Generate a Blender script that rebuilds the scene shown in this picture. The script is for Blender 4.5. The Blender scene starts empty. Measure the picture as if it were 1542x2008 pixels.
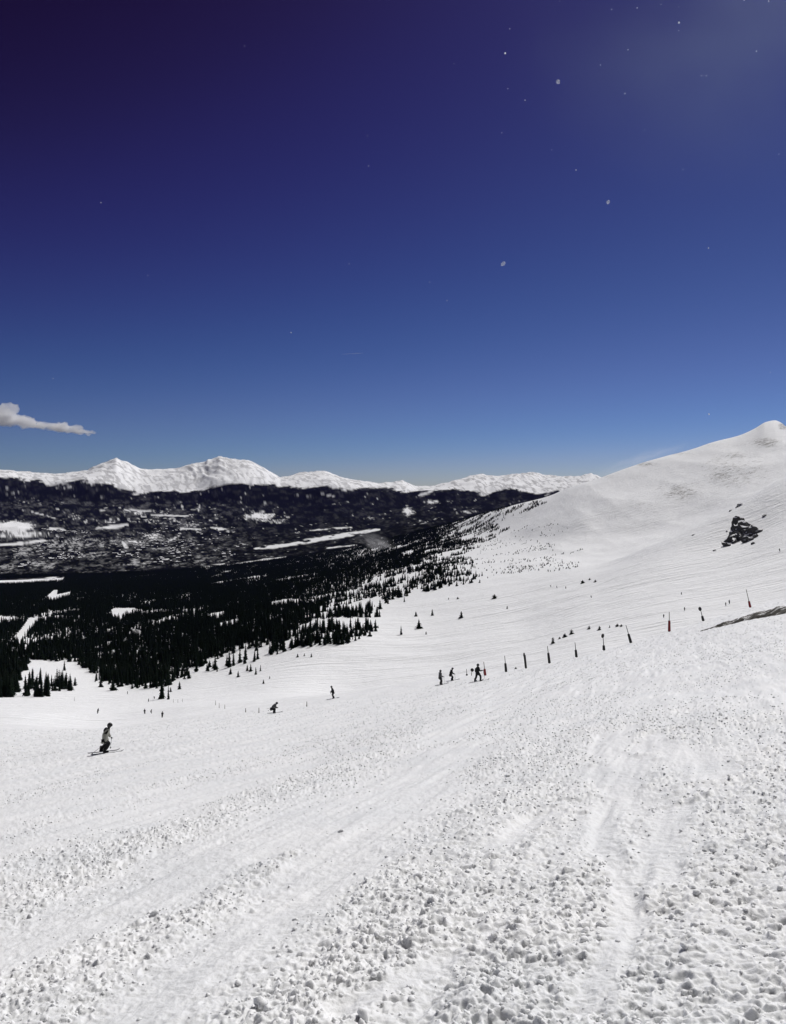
import bpy, bmesh, math, random
import numpy as np
from mathutils import Vector, Matrix, Euler

random.seed(7)
RNG = np.random.default_rng(11)
SC = bpy.context.scene
COL = SC.collection

# ------------------------------------------------------------------ camera
F = 1517.0            # focal length in photograph pixels (1542 wide)
PXC, PYH = 771.0, 965.0   # column straight ahead, row of eye level
cam_d = bpy.data.cameras.new('camera')
cam_d.sensor_fit = 'HORIZONTAL'
cam_d.sensor_width = 36.0
cam_d.lens = F / 1542.0 * 36.0
cam_d.shift_y = -(1004.0 - PYH) / 1542.0
cam_d.clip_start = 0.1
cam_d.clip_end = 120000.0
cam = bpy.data.objects.new('camera', cam_d)
COL.objects.link(cam)
cam.location = (0, 0, 0)
cam.rotation_euler = (math.radians(90), 0, 0)
SC.camera = cam

# ------------------------------------------------------------------ sky, sun, exposure
SUN_AZ, SUN_EL = math.radians(34), math.radians(48)
world = bpy.data.worlds.new('World')
SC.world = world
world.use_nodes = True
wn, wl = world.node_tree.nodes, world.node_tree.links
wn.clear()
wo = wn.new('ShaderNodeOutputWorld')
bg = wn.new('ShaderNodeBackground')
sky = wn.new('ShaderNodeTexSky')
sky.sky_type = 'NISHITA'
sky.sun_disc = False
sky.sun_elevation = SUN_EL
sky.sun_rotation = SUN_AZ
sky.altitude = 3700
sky.air_density = 1.0
sky.dust_density = 4.5
sky.ozone_density = 4.0
# thin, very clear high-altitude air: the sky's tone is graded as a whole, channel by channel
sc1 = wn.new('ShaderNodeVectorMath'); sc1.operation = 'SCALE'; sc1.inputs['Scale'].default_value = 0.1
cv = wn.new('ShaderNodeRGBCurve')
sc2 = wn.new('ShaderNodeVectorMath'); sc2.operation = 'SCALE'; sc2.inputs['Scale'].default_value = 10.0
def set_curve(c, pts):
    while len(c.points) > 2: c.points.remove(c.points[1])
    c.points[0].location = pts[0]; c.points[1].location = pts[-1]
    for p in pts[1:-1]: c.points.new(*p)
set_curve(cv.mapping.curves[0], [(0, 0), (0.074, 0.0055), (0.118, 0.017), (0.142, 0.023), (0.205, 0.042), (0.30, 0.086), (0.45, 0.150), (0.6, 0.255), (1, 0.5)])
set_curve(cv.mapping.curves[1], [(0, 0), (0.10, 0.0005), (0.15, 0.003), (0.215, 0.019), (0.255, 0.034), (0.35, 0.080), (0.50, 0.158), (0.66, 0.25), (0.80, 0.345), (1, 0.5)])
set_curve(cv.mapping.curves[2], [(0, 0), (0.2, 0.005), (0.298, 0.019), (0.36, 0.050), (0.42, 0.100), (0.5, 0.158), (0.85, 0.41), (1, 0.55)])
cv.mapping.extend = 'EXTRAPOLATED'
cv.mapping.update()
wl.new(sky.outputs[0], sc1.inputs[0])
wl.new(sc1.outputs[0], cv.inputs['Color'])
wl.new(cv.outputs[0], sc2.inputs[0])
wl.new(sc2.outputs[0], bg.inputs['Color'])
bg.inputs['Strength'].default_value = 0.1
wl.new(bg.outputs[0], wo.inputs['Surface'])

sun_d = bpy.data.lights.new('sun', 'SUN')
sun_d.energy = 3.6
sun_d.angle = math.radians(0.53)
sun_d.color = (1.0, 0.982, 0.96)
sun = bpy.data.objects.new('sun', sun_d)
COL.objects.link(sun)
SUN_DIR = Vector((math.sin(SUN_AZ) * math.cos(SUN_EL), math.cos(SUN_AZ) * math.cos(SUN_EL), math.sin(SUN_EL)))
sun.rotation_euler = SUN_DIR.to_track_quat('Z', 'Y').to_euler()
sun.location = SUN_DIR * 50

vs = SC.view_settings
vs.view_transform = 'Standard'
vs.look = 'None'
vs.gamma = 1.0
vs.exposure = 0.0
vs.use_curve_mapping = False
SC.cycles.use_denoising = True
SC.cycles.max_bounces = 12
SC.cycles.diffuse_bounces = 5
SC.cycles.volume_bounces = 12
SC.cycles.transparent_max_bounces = 8
SC.cycles.volume_max_steps = 64

# ------------------------------------------------------------------ numeric helpers
def hash2(ix, iy, seed):
    h = (ix.astype(np.int64) * 374761393 + iy.astype(np.int64) * 668265263 + seed * 2147483647 + 1013904223) & 0xFFFFFFFF
    h = ((h ^ (h >> 13)) * 1274126177) & 0xFFFFFFFF
    h = ((h ^ (h >> 16)) * 2246822519) & 0xFFFFFFFF
    return ((h ^ (h >> 15)) & 0xFFFFFF) / float(0x1000000)

def vnoise(x, y, seed=0):
    ix, iy = np.floor(x), np.floor(y)
    fx, fy = x - ix, y - iy
    fx = fx * fx * fx * (fx * (fx * 6 - 15) + 10)
    fy = fy * fy * fy * (fy * (fy * 6 - 15) + 10)
    ix, iy = ix.astype(np.int64), iy.astype(np.int64)
    a, b = hash2(ix, iy, seed), hash2(ix + 1, iy, seed)
    c, d = hash2(ix, iy + 1, seed), hash2(ix + 1, iy + 1, seed)
    return (a + (b - a) * fx) * (1 - fy) + (c + (d - c) * fx) * fy

def fbm(x, y, octaves=4, seed=0, gain=0.5):
    s, a, t = 0.0, 1.0, 0.0
    for k in range(octaves):
        s = s + a * vnoise(x * 2 ** k + 17.3 * k, y * 2 ** k - 9.1 * k, seed + k * 31)
        t += a
        a *= gain
    return s / t

def ridged(x, y, octaves=4, seed=0):
    s, a, t = 0.0, 1.0, 0.0
    for k in range(octaves):
        s = s + a * (1 - np.abs(2 * vnoise(x * 2 ** k + 3.7 * k, y * 2 ** k + 5.1 * k, seed + k * 17) - 1))
        t += a
        a *= 0.5
    return s / t

def sstep(a, b, x):
    t = np.clip((x - a) / (b - a), 0, 1)
    return t * t * (3 - 2 * t)

def domes(x, y, cell, seed, prob, rmin, rmax):
    """Height (in metres, about the lump's radius) of rounded uneven snow lumps, one at most per cell."""
    gx, gy = x / cell, y / cell
    ix, iy = np.floor(gx).astype(np.int64), np.floor(gy).astype(np.int64)
    out = np.zeros_like(x)
    for dx in (-1, 0, 1):
        for dy in (-1, 0, 1):
            cx, cy = ix + dx, iy + dy
            h1, h2 = hash2(cx, cy, seed), hash2(cx, cy, seed + 1)
            h3, h4 = hash2(cx, cy, seed + 2), hash2(cx, cy, seed + 3)
            r = rmin + (rmax - rmin) * h3 ** 2
            a = h4 * 6.283
            ex, ey = gx - cx - h1, gy - cy - h2
            ca, sa = np.cos(a), np.sin(a)
            px_, py_ = (ex * ca + ey * sa), (-ex * sa + ey * ca) * (1.2 + 0.6 * h1)
            l2 = np.sqrt(px_ * px_ + py_ * py_)
            d_ = (0.5 * l2 + 0.55 * np.maximum(np.abs(px_), np.abs(py_))) / r
            v = np.minimum(np.clip(1 - d_, 0, 1) * 2.1, np.clip(0.62 + 0.55 * (px_ * (h1 - 0.5) * 2 + py_ * (h3 - 0.5) * 2) / r, 0.1, 1.1)) * r * cell * (0.6 + 0.6 * h2)
            live = hash2(cx, cy, seed + 4) < prob
            out = np.maximum(out, np.where(live, v, 0))
    return out

def pchip(xk, yk, xq):
    xk, yk = np.asarray(xk, float), np.asarray(yk, float)
    h = np.diff(xk)
    d = np.diff(yk) / h
    m = np.zeros_like(yk)
    for i in range(1, len(xk) - 1):
        if d[i - 1] * d[i] > 0:
            w1, w2 = 2 * h[i] + h[i - 1], h[i] + 2 * h[i - 1]
            m[i] = (w1 + w2) / (w1 / d[i - 1] + w2 / d[i])
    m[0], m[-1] = d[0], d[-1]
    xq = np.clip(xq, xk[0], xk[-1])
    i = np.clip(np.searchsorted(xk, xq) - 1, 0, len(xk) - 2)
    t = (xq - xk[i]) / h[i]
    t2, t3 = t * t, t * t * t
    return ((2 * t3 - 3 * t2 + 1) * yk[i] + (t3 - 2 * t2 + t) * h[i] * m[i]
            + (-2 * t3 + 3 * t2) * yk[i + 1] + (t3 - t2) * h[i] * m[i + 1])

def in_poly(px, py, poly):
    c = np.zeros(px.shape, bool)
    n = len(poly)
    j = n - 1
    for i in range(n):
        xi, yi = poly[i]
        xj, yj = poly[j]
        with np.errstate(divide='ignore', invalid='ignore'):
            t = ((yi > py) != (yj > py)) & (px < (xj - xi) * (py - yi) / (yj - yi + 1e-12) + xi)
        c ^= t
        j = i
    return c

def seg_dist(px, py, pts):
    best = np.full(px.shape, 1e9)
    for (x0, y0), (x1, y1) in zip(pts[:-1], pts[1:]):
        dx, dy = x1 - x0, y1 - y0
        t = np.clip(((px - x0) * dx + (py - y0) * dy) / (dx * dx + dy * dy + 1e-9), 0, 1)
        best = np.minimum(best, np.hypot(px - x0 - t * dx, py - y0 - t * dy))
    return best

# ------------------------------------------------------------------ the lie of the land
def plane_near(x, y):
    return -1.65 - 0.245 * y + 0.16 * x + 0.04 * (np.sqrt(x * x + 25) - 5)

KC = [-400, 0, 200, 400, 650, 850, 1000, 1150, 1300, 1450, 1542, 1950]
LV = [  # (depths, rows) of the surveyed lines across the land, near to far
    ([80, 80, 80, 90, 98, 125, 102, 92, 95, 100, 110, 120], [1475, 1440, 1432, 1408, 1374, 1332, 1316, 1284, 1243, 1198, 1172, 1075]),
    ([190, 190, 230, 200, 170, 170, 140, 140, 150, 170, 180, 190], [1430, 1404, 1402, 1385, 1360, 1338, 1330, 1310, 1285, 1255, 1230, 1120]),
    ([340, 340, 350, 370, 400, 380, 350, 340, 350, 370, 380, 380], [1395, 1374, 1375, 1352, 1308, 1305, 1292, 1264, 1228, 1190, 1165, 1050]),
    ([650, 650, 650, 600, 490, 540, 540, 490, 470, 480, 480, 480], [1300, 1292, 1300, 1275, 1252, 1232, 1208, 1187, 1160, 1125, 1100, 990]),
    ([1200, 1200, 1150, 1100, 900, 820, 760, 660, 600, 600, 600, 600], [1205, 1200, 1205, 1195, 1180, 1155, 1140, 1130, 1100, 1070, 1030, 930]),
    ([1800, 1800, 1800, 1750, 1400, 1150, 950, 760, 700, 740, 760, 760], [1165, 1160, 1157, 1152, 1135, 1112, 1112, 1112, 1065, 990, 940, 840]),
    ([2400, 2400, 2400, 2350, 1900, 1500, 1200, 950, 880, 900, 900, 900], [1148, 1145, 1142, 1134, 1115, 1088, 1088, 1096, 1073, 1008, 970, 860]),
    ([3000, 3000, 3000, 2900, 2400, 1800, 1450, 1150, 1080, 1080, 1100, 1100], [1133, 1130, 1127, 1118, 1098, 1070, 1062, 1062, 1040, 985, 945, 850]),
    ([3800, 3800, 3800, 3700, 3100, 2250, 1700, 1450, 1400, 1400, 1400, 1400], [1112, 1110, 1107, 1098, 1080, 1052, 1030, 990, 950, 905, 880, 800]),
    ([4800, 4800, 4800, 4700, 4000, 2800, 2050, 1850, 1800, 1800, 1800, 1800], None),
    ([5800, 5800, 5800, 5700, 5000, 3700, 2900, 2500, 2500, 2400, 2400, 2400], [1070, 1067, 1066, 1061, 1050, 1030, 1016, 975, 930, 910, 900, 880]),
    ([7000, 7000, 7000, 6900, 6200, 5300, 5000, 5000, 5000, 5000, 5000, 5000], [1042, 1040, 1045, 1045, 1040, 1024, 1016, 1005, 1000, 1000, 1000, 1000]),
    ([8200] * 12, [1010, 1010, 1022, 1025, 1020, 1008, 1000, 1000, 1000, 1000, 1000, 1000]),
    ([9300] * 12, [985, 985, 990, 992, 990, 985, 980, 980, 980, 980, 980, 980]),
]
RIDGE = [(-400, 1092), (0, 1090), (200, 1087), (400, 1077), (650, 1062), (850, 1038), (940, 1010), (1000, 993), (1080, 972), (1120, 955),
         (1180, 936), (1230, 918), (1300, 897), (1350, 884), (1400, 868), (1450, 856), (1480, 843), (1503, 830), (1520, 827), (1533, 832),
         (1545, 841), (1600, 850), (1700, 845), (1950, 800)]
TREELINE = [(-400, 940), (0, 938), (60, 946), (100, 948), (140, 944), (170, 940), (200, 945), (258, 962), (300, 962), (385, 962), (420, 950),
            (440, 946), (500, 949), (560, 957), (600, 957), (650, 954), (700, 957), (760, 962), (800, 964), (830, 962), (880, 957), (930, 962),
            (960, 967), (1000, 962), (1060, 968), (1100, 962), (1950, 962)]
SKYLINE = [(-400, 935), (-200, 920), (0, 925), (60, 930), (100, 931), (140, 929), (172, 926), (188, 917), (200, 912), (216, 905), (228, 899),
           (238, 906), (252, 909), (270, 920), (290, 925), (320, 923), (345, 920), (380, 910), (405, 904), (418, 900), (430, 895), (445, 900),
           (460, 901), (478, 902), (492, 904), (520, 921), (550, 938), (560, 937), (590, 929), (615, 928), (635, 926), (655, 933), (680, 940),
           (720, 945), (745, 950), (770, 947), (790, 945), (815, 957), (850, 957), (880, 948), (905, 940), (930, 932), (945, 930), (960, 933),
           (975, 934), (1000, 932), (1040, 928), (1070, 932), (1100, 936), (1140, 935), (1160, 931), (1180, 937), (1300, 945), (1950, 945)]

def column_knots(pxq):
    Ys, Zs = [], []
    pq = np.clip(pxq, KC[0], KC[-1])
    for k, (Y, P) in enumerate(LV):
        Yq = pchip(KC, Y, pq)
        Pq = pchip(KC, P, pq) if P is not None else pchip([a for a, b in RIDGE], [b for a, b in RIDGE], pq)
        Ys.append(Yq); Zs.append((PYH - Pq) / F * Yq)
    for Y, L in ((9900, TREELINE), (12700, SKYLINE)):
        Pq = np.interp(pq, [a for a, b in L], [b for a, b in L]) + (3.2 * (fbm(pq * 0.09, pq * 0, 4, 160) - 0.5) if L is SKYLINE else 0)
        Ys.append(np.full_like(pq, Y)); Zs.append((PYH - Pq) / F * Y)
    for Y, P in ((14600, 975), (18500, 985)):
        Ys.append(np.full_like(pq, Y)); Zs.append(np.full_like(pq, (PYH - P) / F * Y))
    return np.array(Ys), np.array(Zs)

T_MAX = 0.775
AZ_MAX = math.atan(T_MAX)
AZ_T = np.concatenate([np.arange(-180, -math.degrees(AZ_MAX) - 1, 2.0), np.linspace(-math.degrees(AZ_MAX), math.degrees(AZ_MAX), 1001),
                       np.arange(math.ceil(math.degrees(AZ_MAX)) + 1, 181, 2.0)])
AZ_T[-1] = 180.0
AZ_T = np.radians(AZ_T)
LR_T = np.linspace(math.log(20), math.log(18800), 1000)
R_T = np.exp(LR_T)

def build_table():
    tab = np.zeros((len(AZ_T), len(R_T)))
    azc = np.clip(AZ_T, -AZ_MAX, AZ_MAX)
    Yk, Zk = column_knots(PXC + F * np.tan(azc))
    edge = {}
    for i, az in enumerate(AZ_T):
        rk = Yk[:, i] / math.cos(azc[i])
        rr = np.array([0.0, 15, 30, 48])
        zz = plane_near(rr * math.sin(az), rr * math.cos(az))
        X = np.concatenate([rr, rk]); Z = np.concatenate([zz, Zk[:, i]])
        if abs(az) > AZ_MAX:      # beside and behind the camera the slope simply goes on
            rr2 = np.array([90.0, 200])
            z2 = plane_near(rr2 * math.sin(az), rr2 * math.cos(az)) * np.array([0.95, 0.8])
            w = float(sstep(math.radians(50), math.radians(100), abs(az)))
            Zb = np.interp(az, [-math.pi, math.pi], [0, 1])
            za = Zk[:, i]
            zr = np.full_like(za, z2[1]) * np.exp(-rk / 6000)
            zc = za * (1 - w) + zr * w
            zc[0] = za[0] * (1 - w) + z2[0] * w
            Z = np.concatenate([zz, zc])
        tab[i] = pchip(np.log(X + 40), Z, np.log(R_T + 40))
    # soften the joints between the surveyed columns, but keep the far skyline crisp
    k = np.array([1, 4, 6, 4, 1]) / 16.0
    sm = tab.copy()
    for _ in range(40):
        p = np.pad(sm, ((2, 2), (0, 0)), mode='edge')
        sm = sum(k[j] * p[j:j + len(tab)] for j in range(5))
    w = sstep(math.log(1300), math.log(1700), LR_T)[None, :]
    w2 = w * sstep(0.05, 0.2, np.tan(azc))[:, None]
    far = sstep(math.log(8500), math.log(9800), LR_T)[None, :]
    w = np.maximum(far, w2)
    return sm * (1 - w) + tab * w

TAB = build_table()

def base_height(x, y):
    r = np.hypot(x, y)
    az = np.arctan2(x, y)
    j = np.clip(np.searchsorted(AZ_T, az) - 1, 0, len(AZ_T) - 2)
    fj = (az - AZ_T[j]) / (AZ_T[j + 1] - AZ_T[j])
    l = (np.log(np.maximum(r, 20.0)) - LR_T[0]) / (LR_T[1] - LR_T[0])
    i = np.clip(l.astype(int), 0, len(R_T) - 2)
    fi = np.clip(l - i, 0, 1)
    z = ((TAB[j, i] * (1 - fi) + TAB[j, i + 1] * fi) * (1 - fj) + (TAB[j + 1, i] * (1 - fi) + TAB[j + 1, i + 1] * fi) * fj)
    w = sstep(25, 45, r)
    return plane_near(x, y) * (1 - w) + z * w

def plane_point(px, py):
    t = (px - PXC) / F
    s = 0.245 - 0.16 * t - 0.04 * abs(t)
    Y = 1.65 / max((py - PYH) / F - s, 0.012)
    return (t * Y, Y)

# scraped lanes and channels (smooth) seen on the near slope: ends and half width
SMOOTH = [((0, 1655), (260, 1590), 0.70), ((260, 1590), (560, 1500), 0.9), ((0, 1590), (330, 1500), 1.4), ((330, 1500), (620, 1420), 2.2), ((0, 1530), (300, 1470), 2.0),
          ((300, 1470), (560, 1412), 3.2), ((0, 1870), (300, 1735), 0.16), ((300, 1735), (520, 1660), 0.30), ((520, 1660), (860, 1560), 0.48), ((790, 1555), (880, 1465), 0.75),
          ((880, 1440), (900, 1400), 0.8), ((280, 2000), (520, 1820), 0.13), ((520, 1820), (720, 1690), 0.26), ((1172, 1575), (1215, 1470), 0.18), ((1215, 1470), (1225, 1420), 0.24),
          ((1180, 1990), (1175, 1580), 0.085), ((1255, 1700), (1330, 1570), 0.16), ((1230, 1560), (1330, 1530), 0.12), ((1290, 1355), (1500, 1332), 1.2), ((1050, 1340), (1250, 1300), 2.0),
          ((960, 1660), (1050, 1590), 0.16), ((700, 1960), (860, 1890), 0.10), ((560, 1600), (720, 1560), 0.25), ((1320, 1440), (1350, 1500), 0.35)]
SMOOTH = [(plane_point(*a), plane_point(*b), w) for a, b, w in SMOOTH]
CHURN = [((0, 1775), (250, 1650), 0.55), ((250, 1650), (560, 1545), 0.9), ((560, 1545), (860, 1405), 1.6), ((0, 1960), (250, 1830), 0.7), ((0, 2008), (350, 1800), 0.5), ((350, 1800), (520, 1690), 0.3),
         ((620, 1980), (850, 1760), 0.5), ((850, 1760), (1000, 1620), 0.9), ((900, 1700), (1130, 1500), 1.1), ((950, 1520), (1150, 1410), 1.8), ((1050, 1980), (1080, 1700), 0.5),
         ((1400, 1980), (1380, 1700), 0.8), ((1480, 1850), (1450, 1600), 0.9), ((1330, 1640), (1480, 1520), 0.9), ((1250, 1400), (1450, 1420), 1.6), ((1450, 1500), (1540, 1400), 1.5), ((1240, 1520), (1340, 1480), 0.6), ((1270, 1640), (1330, 1600), 0.35)]
CHURN = [(plane_point(*a), plane_point(*b), w) for a, b, w in CHURN]
CA, SA = math.cos(math.radians(21)), math.sin(math.radians(21))

def churn_mask(x, y):
    r = np.hypot(x, y)
    wk = np.clip(r / 14.0, 0.25, 1.0)
    wx = x + 1.0 * wk * (fbm(x * 0.9, y * 0.6, 3, 91) - 0.5)
    wy = y + 2.0 * wk * (fbm(x * 0.9, y * 0.6, 3, 95) - 0.5)
    u, v = wx * CA - wy * SA, wx * SA + wy * CA
    band = 0.6 * vnoise(u * 0.55, v * 0.07, 5) + 0.4 * vnoise(u * 1.3, v * 0.16, 6)
    patch = 0.55 * fbm(x * 0.16, y * 0.10, 3, 9) + 0.45 * fbm(x * 0.45, y * 0.30, 3, 8)
    m = 0.07 + 0.5 * sstep(0.36, 0.62, 0.5 * band + 0.5 * patch)
    for a, b, w in CHURN:
        d = seg_dist(wx, wy, [a, b])
        m = np.maximum(m, (1 - sstep(0.35 * w, 1.5 * w, d)) * np.clip(0.62 + 1.1 * (fbm(x * 0.55, y * 0.4, 3, 12) - 0.38) + 0.18 * sstep(0.1, -0.3, x / np.maximum(y, 1)), 0.3, 0.95))
    for a, b, w in SMOOTH:
        d = seg_dist(wx, wy, [a, b])
        m = m * (0.10 + 0.90 * sstep(0.4 * w, 1.7 * w, d))
    # the lower left run is skied out: fewer lumps far down it
    far = sstep(26, 60, r) * sstep(0.05, -0.18, x / np.maximum(y, 1))
    return m * (1 - 0.7 * far) * (1 - sstep(110, 150, r))

def disp(x, y):
    """Relief of the snow on top of the lie of the land."""
    r = np.hypot(x, y)
    out = np.zeros_like(x)
    n = r < 170
    if n.any():
        xs, ys, rs = x[n], y[n], r[n]
        m = churn_mask(xs, ys)
        u, v = xs * CA - ys * SA, xs * SA + ys * CA
        wx = xs + 0.075 * (fbm(xs * 11, ys * 11, 3, 41) - 0.5)
        wy = ys + 0.075 * (fbm(xs * 11, ys * 11, 3, 43) - 0.5)
        near = 1 - sstep(30, 60, rs)
        mid = sstep(14, 40, rs)
        pm = np.clip(m * 1.05, 0, 1)
        d = domes(wx, wy, 0.055, 201, 0.85 * pm, 0.2, 0.60) * 0.95 * (1 - sstep(9, 18, rs))
        d = np.maximum(d, domes(wx, wy, 0.11, 301, 0.75 * pm, 0.15, 0.55) * 0.78 * (1 - sstep(18, 36, rs)))
        d = np.maximum(d, domes(wx, wy, 0.20, 351, 0.36 * pm, 0.12, 0.44) * 0.62 * (1 - sstep(40, 70, rs)))
        d = np.maximum(d, domes(wx, wy, 0.34, 401, 0.06 * pm, 0.12, 0.36) * 0.36)
        d = np.maximum(d, domes(wx, wy, 0.55, 501, 0.5 * pm, 0.15, 0.45) * 0.55 * mid)
        d = d * (0.86 - 0.12 * sstep(0.0, 0.3, xs / np.maximum(ys, 1)) * (1 - sstep(5, 11, rs)) + 0.14 * sstep(5, 13, rs))
        crust = np.abs(fbm(wx * 13, wy * 13, 3, 65) - 0.5) * 2
        pit = 0.07 * (fbm(xs * 2.4, ys * 2.4, 3, 61) - 0.5)
        o = d * np.clip(m * 1.6, 0.35, 1) + m * (1.2 * pit + 0.045) - 0.058 * crust * (0.2 + 0.8 * m) * near
        # ski grooves on the scraped lanes, rolling relief everywhere
        v2 = v + 0.0 * u
        u2 = u + 0.35 * (fbm(xs * 0.35, ys * 0.12, 2, 69) - 0.5)
        grooves = 0.045 * (vnoise(u2 * 2.7, v2 * 0.25, 71) - 0.5) + 0.030 * (vnoise(u2 * 6.5 + v * 0.4, v2 * 0.5, 73) - 0.5) + 0.016 * (vnoise(u2 * 15 - v * 0.8, v2 * 0.9, 74) - 0.5)
        o += (1 - 0.75 * np.clip(m, 0, 1)) * grooves * (0.95 + 0.6 * mid)
        o += 0.02 * (fbm(xs * 5, ys * 5, 4, 75) - 0.5)
        o += 0.20 * (fbm(u * 0.42, v * 0.13, 3, 77) - 0.5) * sstep(3, 10, rs)
        o += 0.5 * (fbm(xs * 0.07, ys * 0.07, 3, 79) - 0.5) * sstep(12, 50, rs)
        out[n] += o * (1 - sstep(120, 165, rs))
    n = (r > 70) & (r < 3200)
    if n.any():
        xs, ys, rs = x[n], y[n], r[n]
        a = sstep(90, 200, rs)
        t = xs / np.maximum(ys, 1)
        # winding ski tracks in the bowl: shallow furrows along the slope
        q = ys + 0.35 * xs + 14 * (fbm(xs * 0.012, ys * 0.012, 3, 83) - 0.5)
        tr = 0.8 * (vnoise(q * 0.085, xs * 0.012, 85) - 0.5) + 1.6 * (vnoise(q * 0.04, xs * 0.008, 87) - 0.5)
        o = tr * a * (1 - sstep(600, 900, rs)) * sstep(-0.2, 0.1, t)
        o += 1.3 * (fbm(xs * 0.022, ys * 0.022, 4, 89) - 0.5) * a
        o += 12.0 * (ridged(xs * 0.006, ys * 0.0035, 5, 93) - 0.5) * sstep(600, 1100, rs) * sstep(0.0, 0.25, t) * (1 - 0.75 * sstep(1550, 1850, rs))
        o += 5.0 * (fbm(xs * 0.006, ys * 0.006, 3, 97) - 0.5) * sstep(400, 1200, rs) * (1 - sstep(0.0, 0.25, t))
        out[n] += o
    n = r > 4000
    if n.any():
        xs, ys, rs = x[n], y[n], r[n]
        lat = np.arctan2(xs, ys) * 11500
        w = sstep(9300, 10600, rs)
        top = 1 - 0.6 * np.exp(-((rs / np.cos(np.arctan2(xs, ys)) * 0 + rs * np.cos(np.arctan2(xs, ys)) - 12700) / 500.0) ** 2)
        sk = 0.5 * (fbm(lat / 1500, rs / 2500, 2, 100) - 0.5) * rs / 450
        o = 48 * (ridged(lat / 520 + sk, rs / 1100, 4, 101) - 0.55) * w * top
        o += 17 * (ridged(lat / 170 + 1.6 * sk, rs / 620, 4, 105) - 0.5) * w * (0.35 + 0.65 * top)
        o += 4 * (ridged(lat / 62 + 2.2 * sk, rs / 330, 3, 109) - 0.5) * w
        o += 130 * (ridged(lat / 1500, rs / 900, 4, 107) - 0.55) * sstep(5000, 7500, rs) * (1 - 0.6 * w)
        for hx, hy, hh, sw, sd in ((500, 7600, 75, 330, 420), (800, 8000, 70, 230, 350), (15, 6300, 70, 420, 420), (320, 6500, 35, 260, 350), (110, 8800, 60, 500, 500)):
            cx = (hx - PXC) / F * hy
            o += hh * np.exp(-((xs - cx) / sw) ** 2 - ((ys - hy) / sd) ** 2)
        out[n] += o
    return out

def height(x, y):
    x, y = np.atleast_1d(np.asarray(x, float)), np.atleast_1d(np.asarray(y, float))
    return base_height(x, y) + disp(x, y)

def ground_at(px, py, ymin=20.0, ymax=3500.0):
    """First point of the land met along the photograph's line of sight."""
    t = (px - PXC) / F
    s = (PYH - py) / F
    Y = np.exp(np.linspace(math.log(ymin), math.log(ymax), 1500))
    gap = s * Y - height(t * Y, Y)
    k = np.nonzero(gap < 0)[0]
    k = k[0] if len(k) else int(np.argmin(gap))
    yy = Y[k]
    return Vector((t * yy, yy, float(height(t * yy, yy)[0])))

# ------------------------------------------------------------------ materials
def mat(name):
    m = bpy.data.materials.new(name)
    m.use_nodes = True
    nt = m.node_tree
    b = nt.nodes['Principled BSDF']
    return m, nt, b

def plain(name, col, rough=0.7, spec=0.3, var=0.0, scale=6.0):
    m, nt, b = mat(name)
    b.inputs['Roughness'].default_value = rough
    b.inputs['Specular IOR Level'].default_value = spec
    if var:
        tc = nt.nodes.new('ShaderNodeTexCoord')
        nz = nt.nodes.new('ShaderNodeTexNoise')
        nz.inputs['Scale'].default_value = scale
        nz.inputs['Detail'].default_value = 4
        mx = nt.nodes.new('ShaderNodeMix')
        mx.data_type = 'RGBA'
        mx.inputs['A'].default_value = tuple(c * (1 - var) for c in col) + (1,)
        mx.inputs['B'].default_value = tuple(min(1, c * (1 + var)) for c in col) + (1,)
        nt.links.new(tc.outputs['Object'], nz.inputs['Vector'])
        nt.links.new(nz.outputs['Fac'], mx.inputs['Factor'])
        nt.links.new(mx.outputs['Result'], b.inputs['Base Color'])
    else:
        b.inputs['Base Color'].default_value = tuple(col) + (1,)
    return m

SNOW = (0.925, 0.93, 0.935)

def noise_node(nt, scale, detail=3, rough=0.55, vec=None):
    n = nt.nodes.new('ShaderNodeTexNoise')
    n.inputs['Scale'].default_value = scale
    n.inputs['Detail'].default_value = detail
    n.inputs['Roughness'].default_value = rough
    if vec is not None:
        nt.links.new(vec, n.inputs['Vector'])
    return n

def bump_node(nt, h, strength, dist, prev=None):
    b = nt.nodes.new('ShaderNodeBump')
    b.inputs['Strength'].default_value = strength
    b.inputs['Distance'].default_value = dist
    nt.links.new(h, b.inputs['Height'])
    if prev is not None:
        nt.links.new(prev, b.inputs['Normal'])
    return b.outputs['Normal']

def snow_near_mat():
    m, nt, b = mat('piste_snow')
    g = nt.nodes.new('ShaderNodeNewGeometry').outputs['Position']
    n1 = noise_node(nt, 14, 4, 0.6, g)
    n2 = noise_node(nt, 60, 2, 0.6, g)
    nrm = bump_node(nt, n1.outputs['Fac'], 0.5, 0.03)
    nrm = bump_node(nt, n2.outputs['Fac'], 0.35, 0.008, nrm)
    nt.links.new(nrm, b.inputs['Normal'])
    n3 = noise_node(nt, 0.6, 4, 0.6, g)
    cr = nt.nodes.new('ShaderNodeValToRGB')
    cr.color_ramp.elements[0].position = 0.3
    cr.color_ramp.elements[0].color = (0.745, 0.755, 0.76, 1)
    cr.color_ramp.elements[1].position = 0.65
    cr.color_ramp.elements[1].color = (0.84, 0.84, 0.835, 1)
    nt.links.new(n3.outputs['Fac'], cr.inputs['Fac'])
    nt.links.new(cr.outputs['Color'], b.inputs['Base Color'])
    b.inputs['Roughness'].default_value = 0.6
    b.inputs['Specular IOR Level'].default_value = 0.25
    b.inputs['Subsurface Weight'].default_value = 1.0
    b.inputs['Subsurface Radius'].default_value = (1.0, 1.0, 1.0)
    b.inputs['Subsurface Scale'].default_value = 0.02
    return m

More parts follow.
